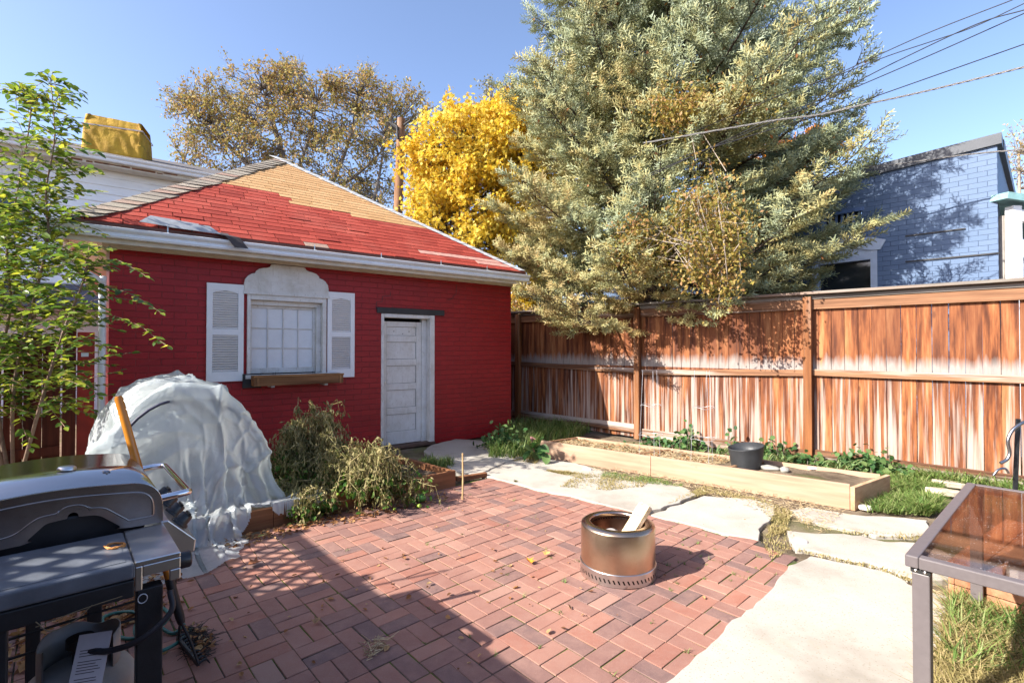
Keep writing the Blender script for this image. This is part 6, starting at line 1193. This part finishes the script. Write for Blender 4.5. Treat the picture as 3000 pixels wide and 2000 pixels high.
patch('dry_grass', [G((2015, 1448), (2060, 1425), (2250, 1470), (2320, 1500), (2300, 1560), (2240, 1580), (2260, 1530), (2210, 1470), (2080, 1445), (1950, 1480))], 2200, .032, DRY, 1.3, .003, 9)
patch('grass', [G((2230, 1590), (2270, 1530), (2330, 1560), (2320, 1610), (2260, 1640)), G((2350, 1520), (2480, 1550), (2700, 1568), (2700, 1585), (2560, 1570), (2470, 1565), (2350, 1550)), G((2330, 1610), (2500, 1645), (2700, 1690), (2680, 1712), (2530, 1660), (2380, 1630))], 1300, .024, DRY, 1.2, .003, 10)
patch('grass', [G((1490, 1352), (1530, 1335), (1585, 1345), (1570, 1362))], 600, .04, DRY, 1.2, .003, 11, .01)
patch('grass', [G((1230, 1370), (1240, 1350), (1320, 1358), (1335, 1375), (1290, 1380))], 900, .13, GRN, .6, .004, 12)
# tufts in the paver joints
g = np.random.default_rng(33); cs = []
for i in range(95):
    p = gp(g.uniform(900, 2300), g.uniform(1440, 1990)) 
    if g.random() < .5: p = gp(g.uniform(1900, 2330), g.uniform(1530, 1720))
    if inpoly(p, pat): ll = (p - O); a_ = round(ll.dot(U) / (BS / 2)) * BS / 2; b_ = ll.dot(Dn); cs.append(O + U * a_ + Dn * b_)
v_, f_, o_ = [], [], 0
for i, p in enumerate(cs):
    r_ = .006 + .012 * g.random(); q4 = [Vector((p.x - r_, p.y - r_, 0)), Vector((p.x + r_, p.y - r_, 0)), Vector((p.x + r_, p.y + r_, 0)), Vector((p.x - r_, p.y + r_, 0))]; v, f = field([q4], 7, .014 + .02 * g.random(), 1.2, .002, i + 50, -.004); v_.append(v); f_.append(f + o_); o_ += len(v)
tag(npmesh('joint_weeds', np.concatenate(v_), np.concatenate(f_), GRN), kind='stuff')
# ivy and iris along the fence
IV = leafmat('ivy_leaf', [(.025, .07, .02), (.05, .13, .035), (.10, .19, .06), (.16, .22, .07)], .3, 2, .5, .7, .3); IRL = leafmat('iris_leaf', [(.10, .20, .07), (.20, .30, .12), (.40, .42, .18)], .35, 2, .4)
def ivy(label, cpx, rx, h, n, seed, name='ivy_plant'):
    g = np.random.default_rng(seed); p = gp(*cpx); t_ = thing(name, label, 'ivy', p, 0, 'leafy plants along the cedar fence'); along = np.array(tuple(fd)); cr = np.array((-fd.y, fd.x, 0))
    a = g.normal(size=n) * rx * .5; b = g.normal(size=n) * .09; hh = np.abs(g.normal(size=n)) * h * .45 * np.clip(1 - (a / (rx * 1.2)) ** 2, .2, 1); pos = np.array(tuple(p)) + along * a[:, None] + cr * b[:, None]; pos[:, 2] = .02 + hh
    vv, ff = inst(LEAF_V * np.array([1, 1.5, 1]), LEAF_T, pos, g.normal(size=(n, 3)) * .8 + np.array([0, -.4, -.3]), g.normal(size=(n, 3)) * .6 + np.array([-.3, -.5, 1]), g.uniform(.045, .085, n)); npmesh('leaves', vv, ff, IV, t_, smooth=True)
    m = 40; i0 = g.integers(0, n, m); P1 = pos[i0]; P0 = P1.copy(); P0[:, 2] = 0; P0[:, :2] += g.normal(size=(m, 2)) * .04; tv, tf = ribbon(P0, P1, .003, .002); npmesh('stems', tv, tf, TWIG, t_); return t_
ivy('low ivy clump at the fence just behind the left tomato cage', (1930, 1310), .35, .16, 150, 1); ivy('taller dark ivy clump at the fence between the two tomato cages', (2010, 1318), .22, .36, 220, 2)
ivy('leggy ivy stem rising at the fence behind the right tomato cage', (2145, 1335), .10, .34, 50, 3); ivy('ivy clump spreading behind the black pot', (2260, 1345), .34, .25, 230, 4)
ivy('ivy trailing at the foot of the fence post right of the black pot', (2370, 1362), .3, .14, 150, 5); ivy('broad ivy mound at the fence behind the right end of the long bed', (2540, 1385), .42, .28, 420, 6)
ivy('thin ivy sprigs on the fence base right of the broad ivy mound', (2660, 1385), .3, .22, 70, 7); ivy('small ivy sprig climbing the fence post by the left tomato cage', (1895, 1275), .05, .42, 34, 8)
def iris(label, cpx, n, seed):
    g = np.random.default_rng(seed); p = gp(*cpx); t_ = thing('iris_plant', label, 'plant', p, 0, 'drooping iris clumps by the long bed'); V_, F_, o_ = [], [], 0
    for i in range(n):
        a = g.uniform(0, 6.28); l = g.uniform(.16, .32); d = np.array([math.cos(a), math.sin(a) * .6 - .3, 0]); sd = np.array([-d[1], d[0], 0]); st = np.array([g.normal() * .05, g.normal() * .04, 0]) + np.array(tuple(p))
        for k_ in range(7):
            t = k_ / 6; c = st + d * l * t + np.array([0, 0, .02 + l * .75 * math.sin(t * 2.4) * .7]); w_ = .012 * (1 - t ** 2) + .001; V_ += [c - sd * w_, c + sd * w_]
        for k_ in range(6): q_ = o_ + k_ * 2; F_.append((q_, q_ + 1, q_ + 3, q_ + 2))
        o_ += 14
    npmesh('strap_leaves', np.array(V_), np.array(F_), IRL, t_, smooth=True)
iris('pale drooping iris clump behind the bed, right of the right tomato cage', (2105, 1343), 34, 1); iris('drooping iris clump behind the bed just right of the black pot', (2290, 1362), 30, 2); iris('drooping iris clump at the fence behind the bed right bay', (2460, 1385), 30, 3)
ivy('dark leafy shrub in the shade at the garage corner', (1478, 1325), .40, .38, 420, 12, 'dark_shrub'); 
bl = thing('burdock_plant', 'large leaved green plant with a pinkish stalk at the left end of the long bed', 'plant', gp(1568, 1352)); g = np.random.default_rng(4); n = 16; pos = np.array(tuple(bl.location)) + g.normal(size=(n, 3)) * np.array([.06, .05, 0]) + np.array([0, 0, .10]); pos[:, 2] += g.random(n) * .14
vv, ff = inst(LEAF_V * np.array([1, 1.3, 1.4]), LEAF_T, pos, g.normal(size=(n, 3)) + np.array([.2, -.6, -.3]), g.normal(size=(n, 3)) * .5 + np.array([0, -.5, 1]), g.uniform(.12, .2, n)); npmesh('leaves', vv, ff, IV, bl, smooth=True)
m_ = MB(); b_ = Vector(bl.location); m_.tube([b_, b_ + Vector((-.03, 0, .2)), b_ + Vector((-.05, 0, .33)), b_ + Vector((.0, -.02, .30))], [.012, .014, .022, .01], 8); m_.build('stalk', simple('pink_stalk', (.45, .2, .18), .5), bl, world=True)
# fallen leaves
FLM = leafmat('fallen_leaf', [(.16, .07, .03), (.30, .13, .05), (.42, .22, .09), (.50, .33, .16)], .2, 3, .8, .8)
def litter(name, polys, n, s, seed, z=.004, mt=FLM):
    g = np.random.default_rng(seed); P = []
    for poly, k_ in zip(polys, [n // len(polys)] * len(polys)):
        lo = Vector((min(p.x for p in poly), min(p.y for p in poly), 0)); hi = Vector((max(p.x for p in poly), max(p.y for p in poly), 0)); c_ = 0
        while c_ < k_:
            p = Vector((g.uniform(lo.x, hi.x), g.uniform(lo.y, hi.y), 0))
            if inpoly(p, poly): P.append((p.x, p.y, z + g.random() * .008)); c_ += 1
    n = len(P); dd = g.normal(size=(n, 3)) * np.array([1, 1, .25]); nn_ = g.normal(size=(n, 3)) * .45 + np.array([0, 0, 1]); CU = LEAF_V * np.array([1, 1.1, 1]) + np.array([0, 0, 0]); CU[:, 2] += .35 * (np.abs(CU[:, 1]) * 1.2 + (CU[:, 0] - .5) ** 2)
    vv, ff = inst(CU, LEAF_T, np.array(P), dd, nn_, g.uniform(.4, 1.2, n) * s); return tag(npmesh(name, vv, ff, mt), kind='stuff')
litter('fallen_leaves', [G((600, 1600), (870, 1530), (1000, 1500), (960, 1530), (880, 1560), (680, 1612)), G((880, 1545), (1000, 1500), (1320, 1440), (1300, 1470), (1050, 1530))], 420, .045, 1)
litter('fallen_leaves', [G((20, 1780), (420, 1690), (520, 1700), (480, 1800), (300, 1860), (20, 2000))], 420, .06, 2)
litter('fallen_leaves', [G((420, 1680), (1500, 1600), (1800, 1700), (1500, 2000), (420, 2000))], 70, .04, 3)
litter('fallen_leaves', [G((1250, 1380), (2300, 1500), (2330, 1650), (1700, 1990), (1000, 1700))], 60, .025, 4)
STRAW = leafmat('straw_mulch', [(.28, .19, .10), (.48, .36, .20), (.60, .48, .30)], .1, 4, .8, .8)
def straw(name, poly, n, s, z, seed, mt=STRAW):
    g = np.random.default_rng(seed); lo = Vector((min(p.x for p in poly), min(p.y for p in poly), 0)); hi = Vector((max(p.x for p in poly), max(p.y for p in poly), 0)); P = []
    while len(P) < n:
        p = Vector((g.uniform(lo.x, hi.x), g.uniform(lo.y, hi.y), 0))
        if inpoly(p, poly): P.append((p.x, p.y, z + g.random() * .02))
    P = np.array(P); d = g.normal(size=(n, 3)) * np.array([1, 1, .25]); d = unit(d) * (s * g.uniform(.3, 1.3, (n, 1))); v, f = ribbon(P, P + d, .0022, .0015); return tag(npmesh(name, v, f, mt), kind='stuff')
bedpoly = [FL + nF * .05, FL.lerp(FR, .62) + nF * .05, BLk.lerp(BR, .62) - nF * .05, BLk - nF * .05]
straw('straw_mulch', bedpoly, 2600, .07, .158, 1); litter('mulch_leaves', [bedpoly], 500, .04, 7, .165)
straw('dry_debris', G((2120, 1400), (2480, 1500), (2420, 1560), (2040, 1440), (1700, 1380), (1760, 1372)), 1800, .05, 0, 2); straw('dry_debris', G((2760, 1740), (3000, 1760), (3000, 2000), (2740, 1990)), 2200, .08, 0, 3)
straw('rake_debris', G((525, 1850), (600, 1850), (625, 1900), (600, 1940), (560, 1935)), 420, .05, .012, 4, simple('dark_twig_debris', (.06, .045, .035), .9)); litter('rake_leaves', [G((525, 1850), (600, 1850), (625, 1900), (600, 1940), (560, 1935))], 60, .035, 8, .03)
straw('straw_wisps', G((1065, 1890), (1110, 1870), (1150, 1885), (1120, 1910), (1070, 1940)), 70, .07, .006, 5)
def bigleaf(px, py, s, col, rz, label):
    p = gp(px, py); m_ = MB(); k_ = len(MP_V); vs = [(x * s, y * s, abs(y) * s * .7 + .25 * s * (x - .5) ** 2 + .008) for x, y, z in MP_V]; m_.add(vs, [tuple(f) for f in MP_T]); o = m_.build('fallen_maple_leaf', simple('maple_leaf_' + str(px), col, .7, 0, .3, 40)); o.location = (p.x, p.y, .003); o.rotation_euler = (.15, -.2, rz); tag(o, label, 'leaf', 'large fallen leaves on the bricks')
bigleaf(1555, 1656, .07, (.60, .22, .02), 2.0, 'bright orange fallen leaf on the sunlit bricks left of the fire pit'); bigleaf(1595, 1630, .055, (.62, .38, .12), .6, 'pale tan folded leaf behind the bright orange one'); bigleaf(728, 1660, .085, (.26, .09, .03), .2, 'curled dark brown leaf on the shaded bricks near the plastic sheet'); bigleaf(920, 1832, .05, (.36, .2, .09), 1.2, 'small tan leaf in the middle of the shaded bricks'); bigleaf(1508, 1415, .05, (.12, .10, .02), 1, 'small dark olive leaf on the concrete edge above the patio')
